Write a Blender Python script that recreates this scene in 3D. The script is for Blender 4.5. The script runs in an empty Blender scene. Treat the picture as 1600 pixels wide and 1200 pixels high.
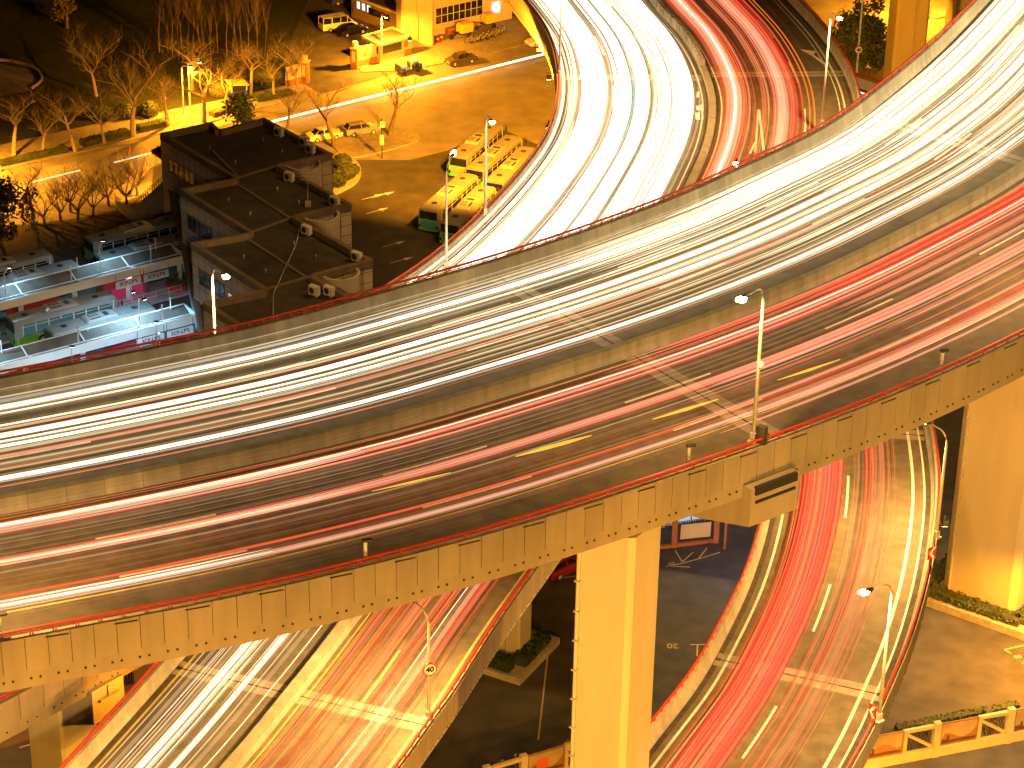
import bpy, bmesh, math, random
from mathutils import Vector, Matrix
R = math.radians
rnd = random.Random(7)
scene = bpy.context.scene
COL = scene.collection

# ------------------------------------------------------------------ camera
F_PX, PITCH, ROLL, CAM_Z = 3875.0, R(27.48), R(1.065), 115.3
_c, _s = math.cos(ROLL), math.sin(ROLL)
_R0 = Vector((1, 0, 0)); _U0 = Vector((0, math.sin(PITCH), math.cos(PITCH)))
C_FWD = Vector((0, math.cos(PITCH), -math.sin(PITCH)))
C_RIGHT = _R0 * _c + _U0 * _s
C_UP = -_R0 * _s + _U0 * _c
C_POS = Vector((0, 0, CAM_Z))
cd = bpy.data.cameras.new("camera"); cam = bpy.data.objects.new("camera", cd); COL.objects.link(cam)
cd.sensor_fit = 'HORIZONTAL'; cd.sensor_width = 36; cd.lens = 36 * F_PX / 1600
cd.clip_start = 1; cd.clip_end = 5000
M = Matrix((C_RIGHT, C_UP, -C_FWD)).transposed().to_4x4(); M.translation = C_POS
cam.matrix_world = M
scene.camera = cam

# ------------------------------------------------------------------ sky, moonlight, exposure
world = bpy.data.worlds.new("World"); scene.world = world; world.use_nodes = True
wn = world.node_tree; wn.nodes.clear()
sky = wn.nodes.new('ShaderNodeTexSky'); sky.sky_type = 'NISHITA'; sky.sun_disc = False
sky.sun_elevation = R(-4.5); sky.sun_rotation = R(200)
bg = wn.nodes.new('ShaderNodeBackground'); bg.inputs['Strength'].default_value = 0.012
wo = wn.nodes.new('ShaderNodeOutputWorld')
wn.links.new(sky.outputs[0], bg.inputs[0]); wn.links.new(bg.outputs[0], wo.inputs[0])
sd = bpy.data.lights.new("moonlight", 'SUN'); sd.energy = 0.02; sd.angle = R(0.5); sd.color = (1, .86, .7)
so = bpy.data.objects.new("moonlight", sd); COL.objects.link(so); so.rotation_euler = (R(35), R(20), 0)
scene.view_settings.view_transform = 'Standard'; scene.view_settings.look = 'None'
scene.view_settings.exposure = 0; scene.view_settings.gamma = 1
cy = scene.cycles
cy.use_denoising = True; cy.max_bounces = 5; cy.diffuse_bounces = 2; cy.glossy_bounces = 2
cy.transparent_max_bounces = 48; cy.transmission_bounces = 2; cy.sample_clamp_indirect = 6.0
cy.caustics_reflective = False; cy.caustics_refractive = False

# ------------------------------------------------------------------ pixel -> place
def P(x, y, z=0.0):
    d = C_FWD * F_PX + C_RIGHT * (x - 800) - C_UP * (y - 600)
    return C_POS + d * ((z - CAM_Z) / d.z)
def vec(a): return Vector(a)

# ------------------------------------------------------------------ materials
def srgb(r, g, b):
    f = lambda c: c / 12.92 if c <= .04045 else ((c + .055) / 1.055) ** 2.4
    return (f(r), f(g), f(b), 1)
MATS = {}
def mat(name, col, rough=.7, noise=.25, scale=1.2, metal=0, bump=0.0, streak=False, attr=False, spec=.4):
    m = bpy.data.materials.new(name); m.use_nodes = True; nt = m.node_tree; N = nt.nodes; L = nt.links
    b = N['Principled BSDF']; b.inputs['Roughness'].default_value = rough; b.inputs['Metallic'].default_value = metal
    b.inputs['Specular IOR Level'].default_value = spec
    c = (col[0], col[1], col[2], 1)
    if noise > 0:
        g = N.new('ShaderNodeNewGeometry'); mp = N.new('ShaderNodeMapping')
        mp.inputs['Scale'].default_value = (1, 1, .18) if streak else (1, 1, 1)
        L.new(g.outputs['Position'], mp.inputs['Vector'])
        n1 = N.new('ShaderNodeTexNoise'); n1.inputs['Scale'].default_value = scale; n1.inputs['Detail'].default_value = 6
        n2 = N.new('ShaderNodeTexNoise'); n2.inputs['Scale'].default_value = scale * .13; n2.inputs['Detail'].default_value = 4
        L.new(mp.outputs[0], n1.inputs['Vector']); L.new(mp.outputs[0], n2.inputs['Vector'])
        ad = N.new('ShaderNodeMath'); ad.operation = 'ADD'
        L.new(n1.outputs['Fac'], ad.inputs[0]); L.new(n2.outputs['Fac'], ad.inputs[1])
        mr = N.new('ShaderNodeMapRange'); mr.inputs['From Min'].default_value = .7; mr.inputs['From Max'].default_value = 1.3
        mr.inputs['To Min'].default_value = 1 - noise; mr.inputs['To Max'].default_value = 1 + noise
        L.new(ad.outputs[0], mr.inputs['Value'])
        hs = N.new('ShaderNodeHueSaturation'); hs.inputs['Color'].default_value = c
        L.new(mr.outputs[0], hs.inputs['Value'])
        out = hs.outputs['Color']
        if attr:
            at = N.new('ShaderNodeAttribute'); at.attribute_name = 'tint'
            mx = N.new('ShaderNodeMix'); mx.data_type = 'RGBA'; mx.blend_type = 'MULTIPLY'; mx.inputs['Factor'].default_value = 1
            L.new(out, mx.inputs['A']); L.new(at.outputs['Color'], mx.inputs['B']); out = mx.outputs['Result']
        L.new(out, b.inputs['Base Color'])
        if bump > 0:
            bp = N.new('ShaderNodeBump'); bp.inputs['Strength'].default_value = bump; bp.inputs['Distance'].default_value = .03
            L.new(n1.outputs['Fac'], bp.inputs['Height']); L.new(bp.outputs[0], b.inputs['Normal'])
    else:
        b.inputs['Base Color'].default_value = c
    MATS[name] = m; return m
def emit(name, col, st):
    m = bpy.data.materials.new(name); m.use_nodes = True; nt = m.node_tree; nt.nodes.clear()
    e = nt.nodes.new('ShaderNodeEmission'); e.inputs[0].default_value = (col[0], col[1], col[2], 1); e.inputs[1].default_value = st
    o = nt.nodes.new('ShaderNodeOutputMaterial'); nt.links.new(e.outputs[0], o.inputs[0])
    MATS[name] = m; return m
def glow(name, col, st, keep=1.0, soft=.6):
    """a streak of light: it adds its light over whatever is behind it"""
    m = bpy.data.materials.new(name); m.use_nodes = True; nt = m.node_tree; nt.nodes.clear(); N = nt.nodes; L = nt.links
    e = N.new('ShaderNodeEmission'); e.inputs[0].default_value = (col[0], col[1], col[2], 1)
    t = N.new('ShaderNodeBsdfTransparent'); t.inputs[0].default_value = (keep, keep, keep, 1)
    e.inputs[1].default_value = st * .5      # seen through its near and its far skin
    a = N.new('ShaderNodeAddShader'); o = N.new('ShaderNodeOutputMaterial')
    L.new(e.outputs[0], a.inputs[0]); L.new(t.outputs[0], a.inputs[1]); L.new(a.outputs[0], o.inputs[0])
    m.cycles.emission_sampling = 'NONE'
    MATS[name] = m; return m

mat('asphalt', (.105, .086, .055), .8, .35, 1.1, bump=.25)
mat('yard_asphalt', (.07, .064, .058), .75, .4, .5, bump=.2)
mat('concrete', (.34, .32, .28), .85, .3, 1.4, streak=True, bump=.1)
mat('barrier_concrete', (.27, .245, .19), .85, .28, 1.6, streak=True, attr=True)
mat('pier_concrete', (.44, .39, .29), .85, .09, .8, streak=True)
mat('fascia_concrete', (.26, .213, .16), .85, .16, 1.3, streak=True, attr=True)
mat('joint_concrete', (.22, .19, .145), .85, .25, 2)
mat('dark_gap', (.02, .018, .016), .9, 0)
mat('red_paint', (.34, .028, .01), .45, .2, 2)
mat('lane_paint', (.62, .6, .55), .6, .25, 4)
mat('edge_paint', (.5, .38, .12), .6, .3, 4)
mat('gutter_dirt', (.05, .045, .035), .95, .5, 3)
mat('pole_metal', (.55, .54, .5), .4, .08, 2, metal=.3)
mat('dark_metal', (.05, .05, .05), .5, .1, 2, metal=.4)
mat('white_metal', (.7, .7, .7), .45, .08, 2)
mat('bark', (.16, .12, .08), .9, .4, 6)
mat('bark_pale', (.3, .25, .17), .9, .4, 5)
mat('leaf', (.05, .075, .025), .6, .5, 3)
mat('leaf_dark', (.025, .04, .016), .6, .5, 3)
mat('hedge', (.045, .06, .02), .7, .5, 4)
mat('hedge_dry', (.16, .12, .05), .8, .4, 4)
mat('lawn', (.03, .034, .012), .9, .5, .8, bump=.3)
mat('soil', (.05, .04, .03), .95, .5, .9)
mat('paving', (.26, .23, .19), .8, .3, 1.5)
mat('curb_stone', (.36, .32, .27), .8, .25, 2)
mat('glass_dark', (.012, .014, .016), .12, 0, spec=.8)
mat('white_paint', (.75, .74, .7), .3, .05, 1)
mat('rubber', (.015, .015, .015), .8, 0)

# ------------------------------------------------------------------ mesh builder
class MB:
    def __init__(self): self.v = []; self.f = []; self.m = []; self.t = []
    def add(self, vs, fs, m=0, tint=1.0):
        o = len(self.v); self.v += [tuple(p) for p in vs]
        for q in fs: self.f.append(tuple(i + o for i in q)); self.m.append(m); self.t.append(tint)
    def box(self, c, s, rz=0, m=0, tint=1.0, tilt=None):
        c = Vector(c); hx, hy, hz = s[0] / 2, s[1] / 2, s[2] / 2
        mt = Matrix.Rotation(rz, 3, 'Z')
        if tilt is not None: mt = mt @ Matrix.Rotation(tilt, 3, 'Y')
        vs = [c + mt @ Vector((x * hx, y * hy, z * hz)) for z in (-1, 1) for y in (-1, 1) for x in (-1, 1)]
        self.add(vs, [(0, 2, 3, 1), (4, 5, 7, 6), (0, 1, 5, 4), (2, 6, 7, 3), (0, 4, 6, 2), (1, 3, 7, 5)], m, tint)
    def beam(self, a, b, w, h, m=0, tint=1.0):
        a = Vector(a); b = Vector(b); d = (b - a)
        if d.length < 1e-6: return
        d.normalize(); up = Vector((0, 0, 1)) if abs(d.z) < .99 else Vector((1, 0, 0))
        r = d.cross(up).normalized(); u = r.cross(d)
        vs = [p + r * sx * w / 2 + u * sz * h / 2 for p in (a, b) for sx, sz in ((-1, -1), (1, -1), (1, 1), (-1, 1))]
        self.add(vs, [(0, 1, 2, 3), (7, 6, 5, 4), (0, 4, 5, 1), (1, 5, 6, 2), (2, 6, 7, 3), (3, 7, 4, 0)], m, tint)
    def tube(self, pts, r, n=8, m=0, flat=1.0, cap=True):
        pts = [Vector(p) for p in pts]; k = len(pts); rs = r if isinstance(r, (list, tuple)) else [r] * k
        vs = []
        for i, p in enumerate(pts):
            d = (pts[min(i + 1, k - 1)] - pts[max(i - 1, 0)])
            d = d.normalized() if d.length > 1e-9 else Vector((0, 0, 1))
            up = Vector((0, 0, 1)) if abs(d.z) < .95 else Vector((1, 0, 0))
            a = d.cross(up).normalized(); b = a.cross(d)
            for j in range(n):
                w = 2 * math.pi * j / n
                vs.append(p + a * math.cos(w) * rs[i] + b * math.sin(w) * rs[i] * flat)
        fs = [(i * n + j, i * n + (j + 1) % n, (i + 1) * n + (j + 1) % n, (i + 1) * n + j) for i in range(k - 1) for j in range(n)]
        if cap: fs += [tuple(range(n - 1, -1, -1)), tuple((k - 1) * n + j for j in range(n))]
        self.add(vs, fs, m)
    def prism(self, poly, z0, z1, m=0, mtop=None, bottom=True):
        n = len(poly); a = sum(poly[i][0] * poly[(i + 1) % n][1] - poly[(i + 1) % n][0] * poly[i][1] for i in range(n))
        if a < 0: poly = list(reversed(poly))
        vs = [(p[0], p[1], z0) for p in poly] + [(p[0], p[1], z1) for p in poly]
        self.add(vs, [(i, (i + 1) % n, n + (i + 1) % n, n + i) for i in range(n)], m)
        self.add(vs, [tuple(range(n, 2 * n))], m if mtop is None else mtop)
        if bottom: self.add(vs, [tuple(range(n - 1, -1, -1))], m)
    def loft(self, rings, closed=True, m=0, caps=True, tint=1.0):
        n = len(rings[0]); k = len(rings); vs = [p for r in rings for p in r]
        fs = []
        for i in range(k - 1):
            for j in range(n if closed else n - 1):
                fs.append((i * n + j, i * n + (j + 1) % n, (i + 1) * n + (j + 1) % n, (i + 1) * n + j))
        if caps and closed: fs += [tuple(range(n - 1, -1, -1)), tuple((k - 1) * n + j for j in range(n))]
        self.add(vs, fs, m, tint)
    def lathe(self, prof, c=(0, 0, 0), n=16, m=0):
        vs = []; c = Vector(c)
        for r, z in prof:
            for j in range(n):
                w = 2 * math.pi * j / n; vs.append(c + Vector((r * math.cos(w), r * math.sin(w), z)))
        k = len(prof)
        fs = [(i * n + j, i * n + (j + 1) % n, (i + 1) * n + (j + 1) % n, (i + 1) * n + j) for i in range(k - 1) for j in range(n)]
        fs += [tuple(range(n - 1, -1, -1)), tuple((k - 1) * n + j for j in range(n))]
        self.add(vs, fs, m)
    def blob(self, c, r, seg=10, rings=7, jit=.08, m=0):
        c = Vector(c); r = Vector(r if hasattr(r, '__len__') else (r, r, r)); vs = [c + Vector((0, 0, r.z))]
        for i in range(1, rings):
            ph = math.pi * i / rings
            for j in range(seg):
                w = 2 * math.pi * j / seg; k = 1 + rnd.uniform(-jit, jit)
                vs.append(c + Vector((r.x * math.sin(ph) * math.cos(w) * k, r.y * math.sin(ph) * math.sin(w) * k, r.z * math.cos(ph) * k)))
        vs.append(c - Vector((0, 0, r.z))); fs = [(0, 1 + j, 1 + (j + 1) % seg) for j in range(seg)]
        for i in range(rings - 2):
            for j in range(seg):
                a = 1 + i * seg + j; b = 1 + i * seg + (j + 1) % seg; fs.append((a, a + seg, b + seg, b))
        l = len(vs) - 1; o = 1 + (rings - 2) * seg
        fs += [(l, o + (j + 1) % seg, o + j) for j in range(seg)]
        self.add(vs, fs, m)
    def build(self, name, mats, parent=None, smooth=False, world=False):
        """world=True: the points are world positions and are brought into the parent's own frame"""
        me = bpy.data.meshes.new(name); v = self.v
        if world and parent is not None:
            iv = parent_world(parent).inverted(); v = [tuple(iv @ Vector(p)) for p in v]
        me.from_pydata(v, [], self.f)
        for mm in (mats if isinstance(mats, (list, tuple)) else [mats]): me.materials.append(MATS[mm])
        me.polygons.foreach_set('material_index', self.m)
        if any(t != 1.0 for t in self.t):
            ca = me.color_attributes.new('tint', 'FLOAT_COLOR', 'CORNER'); buf = []
            for p in me.polygons: buf += [self.t[p.index], self.t[p.index], self.t[p.index], 1.0] * p.loop_total
            ca.data.foreach_set('color', buf)
        elif any(MATS[q].node_tree.nodes.get('Attribute') for q in (mats if isinstance(mats, (list, tuple)) else [mats])):
            ca = me.color_attributes.new('tint', 'FLOAT_COLOR', 'CORNER'); ca.data.foreach_set('color', [1.0] * (4 * len(me.loops)))
        if smooth: me.polygons.foreach_set('use_smooth', [True] * len(me.polygons))
        me.update()
        o = bpy.data.objects.new(name, me); COL.objects.link(o)
        if parent: o.parent = parent
        return o
def parent_world(o):
    m = Matrix.Translation(o.location) @ o.rotation_euler.to_matrix().to_4x4()
    return (parent_world(o.parent) @ m) if o.parent else m
def tag(o, label=None, cat=None, group=None, kind=None):
    if label: o['label'] = label
    if cat: o['category'] = cat
    if group: o['group'] = group
    if kind: o['kind'] = kind
    return o
def thing(name, label, cat, loc=(0, 0, 0), rz=0, group=None):
    o = bpy.data.objects.new(name, None); COL.objects.link(o); o.empty_display_size = .3
    o.location = loc; o.rotation_euler = (0, 0, rz); return tag(o, label, cat, group)
def copy_tree(o, parent=None):
    c = o.copy(); COL.objects.link(c)
    if parent: c.parent = parent
    for ch in list(o.children): copy_tree(ch, c)
    return c
def retint(o, old, new):
    """give a copy its own paint: swap one material in this object and its parts"""
    for q in [o] + list(o.children_recursive):
        if q.type == 'MESH':
            for sl in q.material_slots:
                if sl.material == MATS[old]: sl.link = 'OBJECT'; sl.material = MATS[new]
def text(s, size, m, parent, loc, rot, name='lettering', extrude=.004, align='CENTER', bold=.012):
    cu = bpy.data.curves.new(name, 'FONT'); cu.body = s; cu.size = size; cu.extrude = extrude; cu.offset = bold
    cu.align_x = align; cu.align_y = 'CENTER'
    tmp = bpy.data.objects.new(name, cu); COL.objects.link(tmp)
    dg = bpy.context.evaluated_depsgraph_get(); me = bpy.data.meshes.new_from_object(tmp.evaluated_get(dg))
    bpy.data.objects.remove(tmp); me.materials.clear(); me.materials.append(MATS[m])
    o = bpy.data.objects.new(name, me); COL.objects.link(o); o.parent = parent; o.location = loc; o.rotation_euler = rot
    return o

# ------------------------------------------------------------------ a road strip between two traced edges
def spline(pts, n):
    p = [Vector(q) for q in pts]; p = [p[0] * 2 - p[1]] + p + [p[-1] * 2 - p[-2]]; out = []
    for i in range(1, len(p) - 2):
        a, b, c, d = p[i - 1:i + 3]
        for k in range(24):
            t = k / 24
            out.append(.5 * ((2 * b) + (c - a) * t + (2 * a - 5 * b + 4 * c - d) * t * t + (3 * b - a - 3 * c + d) * t ** 3))
    out.append(p[-2])
    for _ in range(3):
        out = [out[0]] + [(out[i - 1] + out[i] * 2 + out[i + 1]) / 4 for i in range(1, len(out) - 1)] + [out[-1]]
    return resample(out, n)
def resample(out, n):
    cum = [0]
    for i in range(1, len(out)): cum.append(cum[-1] + (out[i] - out[i - 1]).length)
    res = []; j = 0
    for k in range(n):
        s = cum[-1] * k / (n - 1)
        while j < len(cum) - 2 and cum[j + 1] < s: j += 1
        t = (s - cum[j]) / max(1e-9, cum[j + 1] - cum[j]); res.append(out[j].lerp(out[j + 1], t))
    return res
def smooth(p, n=140):
    for _ in range(n): p = [p[0]] + [(p[i - 1] + p[i] * 2 + p[i + 1]) / 4 for i in range(1, len(p) - 1)] + [p[-1]]
    return p
class Strip:
    def __init__(self, L, Rr, step=1.5):
        """L, Rr: world points along both edges (the road surface's height in z)"""
        a = smooth(spline(L, 400)); b = smooth(spline(Rr, 400))
        la = sum((a[i] - a[i - 1]).length for i in range(1, 400)); lb = sum((b[i] - b[i - 1]).length for i in range(1, 400))
        base, oth = (a, b) if la > lb else (b, a)
        pair = []; j0 = 0
        for p in base:
            bj = min(range(j0, 400), key=lambda j: (oth[j].xy - p.xy).length_squared); j0 = bj
            pair.append(oth[bj].copy())
        for _ in range(80):
            pair = [pair[0]] + [(pair[i - 1] + pair[i] * 2 + pair[i + 1]) / 4 for i in range(1, 399)] + [pair[-1]]
        A, B = (base, pair) if la > lb else (pair, base)
        self.n = max(8, int(max(la, lb) / step)); idx = [int(round(i * 399 / (self.n - 1))) for i in range(self.n)]
        self.A = [A[i] for i in idx]; self.B = [B[i] for i in idx]
        mid = [(p + q) / 2 for p, q in zip(self.A, self.B)]; self.s = [0]
        for i in range(1, self.n): self.s.append(self.s[-1] + (mid[i] - mid[i - 1]).length)
        self.len = self.s[-1]
    def ab(self, s):
        s = min(max(s, 0), self.len); i = 0
        lo, hi = 0, self.n - 2
        while lo < hi:
            md = (lo + hi + 1) // 2
            if self.s[md] <= s: lo = md
            else: hi = md - 1
        t = (s - self.s[lo]) / max(1e-9, self.s[lo + 1] - self.s[lo])
        return self.A[lo].lerp(self.A[lo + 1], t), self.B[lo].lerp(self.B[lo + 1], t)
    def pt(self, s, u, h=0, d=0):
        """u across (0 left edge, 1 right edge), d metres further to the right, h metres up"""
        a, b = self.ab(s); e = (b - a); e.z = 0; e.normalize()
        return a.lerp(b, u) + e * d + Vector((0, 0, h))
    def width(self, s):
        a, b = self.ab(s); return (b - a).length
    def find(self, px, py, h=0.0):
        """place on the road of a traced pixel: (s, u)"""
        best = None; z = self.A[self.n // 2].z + h
        for it in range(3):
            p = P(px, py, z); best = None
            for i in range(self.n - 1):
                a, b = self.A[i], self.B[i]; e = b - a; u = (p.xy - a.xy).dot(e.xy) / e.xy.length_squared
                q = a + e * u; d = (q.xy - p.xy).length
                if best is None or d < best[0]: best = (d, i, u)
            z = self.A[best[1]].z + h
        i, u = best[1], best[2]
        t = (self.A[i + 1] - self.A[i]).lerp(self.B[i + 1] - self.B[i], min(max(u, 0), 1)); t.z = 0
        q = self.A[i] + (self.B[i] - self.A[i]) * u
        return self.s[i] + (p - q).xy.dot(t.xy.normalized()), u
    def rng(self, s0=None, s1=None, step=None):
        s0 = 0 if s0 is None else s0; s1 = self.len if s1 is None else s1
        n = max(2, int((s1 - s0) / (step or 1.6)) + 1); return [s0 + (s1 - s0) * i / (n - 1) for i in range(n)]
    def sweep(self, mb, prof, s0=None, s1=None, m=0, tint=1.0, closed=True, step=None):
        """prof: (u, d, h) points"""
        mb.loft([[self.pt(s, u, h, d) for u, d, h in prof] for s in self.rng(s0, s1, step)], closed, m, True, tint)
    def sheet(self, mb, u0, d0, u1, d1, h, s0=None, s1=None, m=0, step=None):
        mb.loft([[self.pt(s, u0, h, d0), self.pt(s, u1, h, d1)] for s in self.rng(s0, s1, step)], False, m, False)
    def trail(self, mb, s0, s1, u0, u1=None, h=.7, w=.1, t=None, m=0, step=3.0, wob=0):
        u1 = u0 if u1 is None else u1; ss = self.rng(s0, s1, step); k = len(ss); pts = []; rs = []
        ph = rnd.uniform(0, 6.28)
        for i, s in enumerate(ss):
            f = i / (k - 1); f = f * f * (3 - 2 * f)
            pts.append(self.pt(s, u0 + (u1 - u0) * f + wob * math.sin(s * .07 + ph), h))
            e = min(1.0, .12 + (s - ss[0]) / 5 if s0 else 1.0, .12 + (ss[-1] - s) / 5 if s1 else 1.0); rs.append(w / 2 * e)
        mb.tube(pts, rs, 6, m, flat=(t / w if t else .6), cap=False)
# ------------------------------------------------------------------ light streaks
for nm, c, st in (('hot_white', (1, .82, .52), 2.3), ('white', (1, .79, .5), 1.35), ('cream', (1, .72, .4), .6), ('warm_faint', (1, .62, .25), .13),
                  ('cool', (.95, .85, .68), .4), ('pink', (1, .36, .22), .62), ('salmon', (1, .22, .09), .55), ('red', (1, .06, .02), .62),
                  ('red_faint', (1, .1, .04), .07), ('pink_faint', (1, .42, .25), .08), ('orange', (1, .2, .02), .45), ('amber', (1, .5, .03), 1.1), ('green', (.08, .85, .5), .9),
                  ('glare_white', (1, .88, .68), 2.4), ('red_band', (1, .1, .03), .8), ('white_haze', (1, .72, .38), .1), ('red_haze', (1, .1, .05), .08), ('grey_faint', (.9, .7, .5), .04), ('cream_faint', (1, .75, .4), .2)):
    glow('streak_' + nm, c, st, {'red_band': .5, 'green': .55, 'glare_white': .8, 'red': .8, 'salmon': .85}.get(nm, 1))
SK = ['hot_white', 'white', 'cream', 'warm_faint', 'cool', 'pink', 'salmon', 'red', 'red_faint', 'pink_faint', 'orange', 'amber', 'green', 'grey_faint', 'cream_faint', 'glare_white', 'red_band', 'white_haze', 'red_haze']
SI = {k: i for i, k in enumerate(SK)}; SM = ['streak_' + k for k in SK]
def streaks(strip, specs, label, h=.7, solo=None):
    """specs: (x, y, width, colour[, x0, y0 | None, x1, y1 | None]) - the traced place of a streak, and where it starts and ends"""
    mb = MB()
    for q in specs:
        s, u = strip.find(q[0], q[1], h); s0 = s1 = None
        if len(q) > 4 and q[4]: s0 = strip.find(q[4][0], q[4][1], h)[0]
        if len(q) > 5 and q[5]: s1 = strip.find(q[5][0], q[5][1], h)[0]
        if s0 is not None and s1 is not None and s0 > s1: s0, s1 = s1, s0
        w = q[2]; hh = h + (.9 if q[3] == 'green' else rnd.uniform(-.05, .1))
        strip.trail(mb, s0, s1, u, u + rnd.uniform(-.004, .004), hh, w, min(.14, w * .6), SI[q[3]], wob=.0015)
        hz = {'hot_white': 'white_haze', 'white': 'white_haze', 'red_band': 'red_haze'}.get(q[3])
        if hz:      # the blur around a bright streak
            strip.trail(mb, s0, s1, u, u, hh - .03, w * 1.8 + .06, .12, SI[hz], wob=.0015)
    o = mb.build('light_trail', SM); tag(o, label, 'light trails', kind='stuff'); return o
def scatter(strip, u0, u1, n, cols, wr, s0=None, s1=None, h=(.5, 1.0), frac=.5, mb=None):
    """many hairline streaks spread through a lane"""
    mb = mb or MB()
    for _ in range(n):
        a = 0 if s0 is None else s0; b = strip.len if s1 is None else s1
        if rnd.random() < frac: l = (b - a) * rnd.uniform(.25, .8); a = a + rnd.uniform(0, (b - a) - l); b = a + l
        u = rnd.uniform(u0, u1); c = rnd.choice(cols); w = rnd.uniform(*wr)
        strip.trail(mb, a, b, u, u + rnd.uniform(-.01, .01), rnd.uniform(*h), w, min(.1, w * .6), SI[c], wob=.002)
    return mb

# ------------------------------------------------------------------ elevated roads
def side(sd):      # sd 0: left edge, 1: right edge; returns a function turning distances inward into (u, d, h)
    return (lambda d, h: (0, d, h)) if sd == 0 else (lambda d, h: (1, -d, h))
def parapet(strip, sd, root, s0=None, s1=None, drop=.85, girder=.9, hgt=1.0, panel=1.05, posts=1.05, slots=True):
    q = side(sd)
    mb = MB(); ss = strip.rng(s0, s1, 3.0)
    for a, b in zip(ss[:-1], ss[1:]):
        strip.sweep(mb, [q(-.03, 0), q(-.03, hgt), q(.2, hgt), q(.27, .32), q(.45, 0)], a, b - .012, 0, rnd.uniform(.86, 1.1), step=1.5)
    mb.build('barrier', 'barrier_concrete', root, world=True)
    mb = MB(); e0 = 0 if s0 is None else s0; e1 = strip.len if s1 is None else s1
    n = int((e1 - e0) / panel)
    strip.sweep(mb, [q(-.04, hgt - .03), q(-.1, hgt - .03), q(-.1, -drop), q(-.04, -drop)], s0, s1, 1)
    for i in range(n):
        a = e0 + i * panel; b = a + panel - .03; tn = rnd.uniform(.92, 1.05)
        strip.sweep(mb, [q(-.09, hgt), q(-.17, hgt), q(-.17, -drop), q(-.09, -drop)], a, b, 0, tn, step=panel)
        if slots and i % 3 == 0:
            mb.beam(strip.pt(a - .1, *q(-.18, hgt - .16)[:1], hgt - .16, q(-.18, 0)[1]), strip.pt(a + .95, q(0, 0)[0], hgt - .2, q(-.18, 0)[1]), .03, .07, 1)
    mb.build('fascia', ['fascia_concrete', 'dark_gap'], root, world=True)
    mb = MB()
    strip.sweep(mb, [q(.3, -drop + .03), q(-.12, -drop + .03), q(-.12, -drop - girder), q(.3, -drop - girder)], s0, s1, 0, .97)
    k = e0 + .4
    while k < e1 - 1:
        for dk in (0, .42):
            p = strip.pt(k + dk, q(0, 0)[0], -drop - girder * .45, q(-.13, 0)[1]); mb.box(p, (.09, .09, .09), .5, 1)
        k += 1.25
    mb.build('girder', ['fascia_concrete', 'dark_gap'], root, world=True)
    mb = MB()
    mb.tube([strip.pt(s, *q(.02, 0)[:1], hgt + .34, q(.02, 0)[1]) for s in strip.rng(s0, s1, 2)], .075, 8)
    mb.tube([strip.pt(s, q(0, 0)[0], hgt + .16, q(.02, 0)[1]) for s in strip.rng(s0, s1, 2)], .03, 6)
    i = 0; k = e0 + .3
    while k < e1 - .4:
        for dk in (0, .12):
            p = strip.pt(k + dk, q(0, 0)[0], hgt, q(.03, 0)[1]); mb.beam(p, p + Vector((0, 0, .32)), .05, .05)
        k += posts
    mb.build('guard_rail', 'red_paint', root, world=True)
def slab(strip, root, depth=1.7, box=1.3, mat_='concrete', gutters=(0, 1), s0=None, s1=None):
    mb = MB()
    strip.sweep(mb, [(0, -.03, -.02), (1, .03, -.02), (1, .03, -1.2), (1, -2.2, -depth), (1, -3.2, -depth - box), (0, 3.2, -depth - box), (0, 2.2, -depth), (0, -.03, -1.2)], s0, s1, 0, step=2.5)
    mb.build('deck', mat_, root, world=True)
    mb = MB(); strip.sheet(mb, 0, .4, 1, -.4, 0, s0, s1); mb.build('carriageway', 'asphalt', root, world=True)
    mb = MB()
    for g in gutters:
        q = side(g); a = q(.42, 0); b = q(.8, 0); strip.sheet(mb, a[0], a[1], b[0], b[1], .005, s0, s1)
    if mb.v: mb.build('gutter', 'gutter_dirt', root, world=True)
def joint(strip, root, s, u0=0, u1=1, d0=.5, d1=-.5):
    mb = MB()
    for o, w, m, h in ((-.75, .55, 0, .006), (.2, .55, 0, .006), (-.2, .4, 0, .005), (-.06, .1, 1, .012)):
        mb.loft([[strip.pt(s + o, u, h, d0 if u == u0 else (d1 if u == u1 else 0)) for u in [u0 + (u1 - u0) * i / 12 for i in range(13)]],
                 [strip.pt(s + o + w, u, h, d0 if u == u0 else (d1 if u == u1 else 0)) for u in [u0 + (u1 - u0) * i / 12 for i in range(13)]]], False, m, False)
    return mb.build('expansion_joint', ['joint_concrete', 'dark_gap'], root, world=True)
def line(strip, mb, u, d, w, s0=None, s1=None, h=.009, m=0): strip.sheet(mb, u, d - w / 2, u, d + w / 2, h, s0, s1, m)
def dashes(strip, mb, u, first, period=15, length=6, w=.16, h=.009):
    k = first - period * math.ceil(first / period)
    while k < strip.len:
        a, b = max(k, 0), min(k + length, strip.len)
        if b - a > .5: strip.sheet(mb, u, -w / 2, u, w / 2, h, a, b, step=1.5)
        k += period
def median(strip, root, u, hgt=.85, wt=.22, wb=.32, seg=2.0, s0=None, s1=None, name='median_barrier'):
    mb = MB(); ss = strip.rng(s0, s1, seg)
    for a, b in zip(ss[:-1], ss[1:]):
        t = rnd.choice((1, 1, 1, .95, .95, 1.05, 1.2, .92)) * rnd.uniform(.95, 1.05)
        strip.sweep(mb, [(u, -wb, 0), (u, -wt + .05, .3), (u, -wt, hgt), (u, wt, hgt), (u, wt - .05, .3), (u, wb, 0)], a, b - .02, 0, t, step=seg)
    mb.build(name, 'barrier_concrete', root, world=True)
def edge(pts, z, up=1.35): return [P(x, y, z + up) - Vector((0, 0, up)) for x, y in pts]

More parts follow.
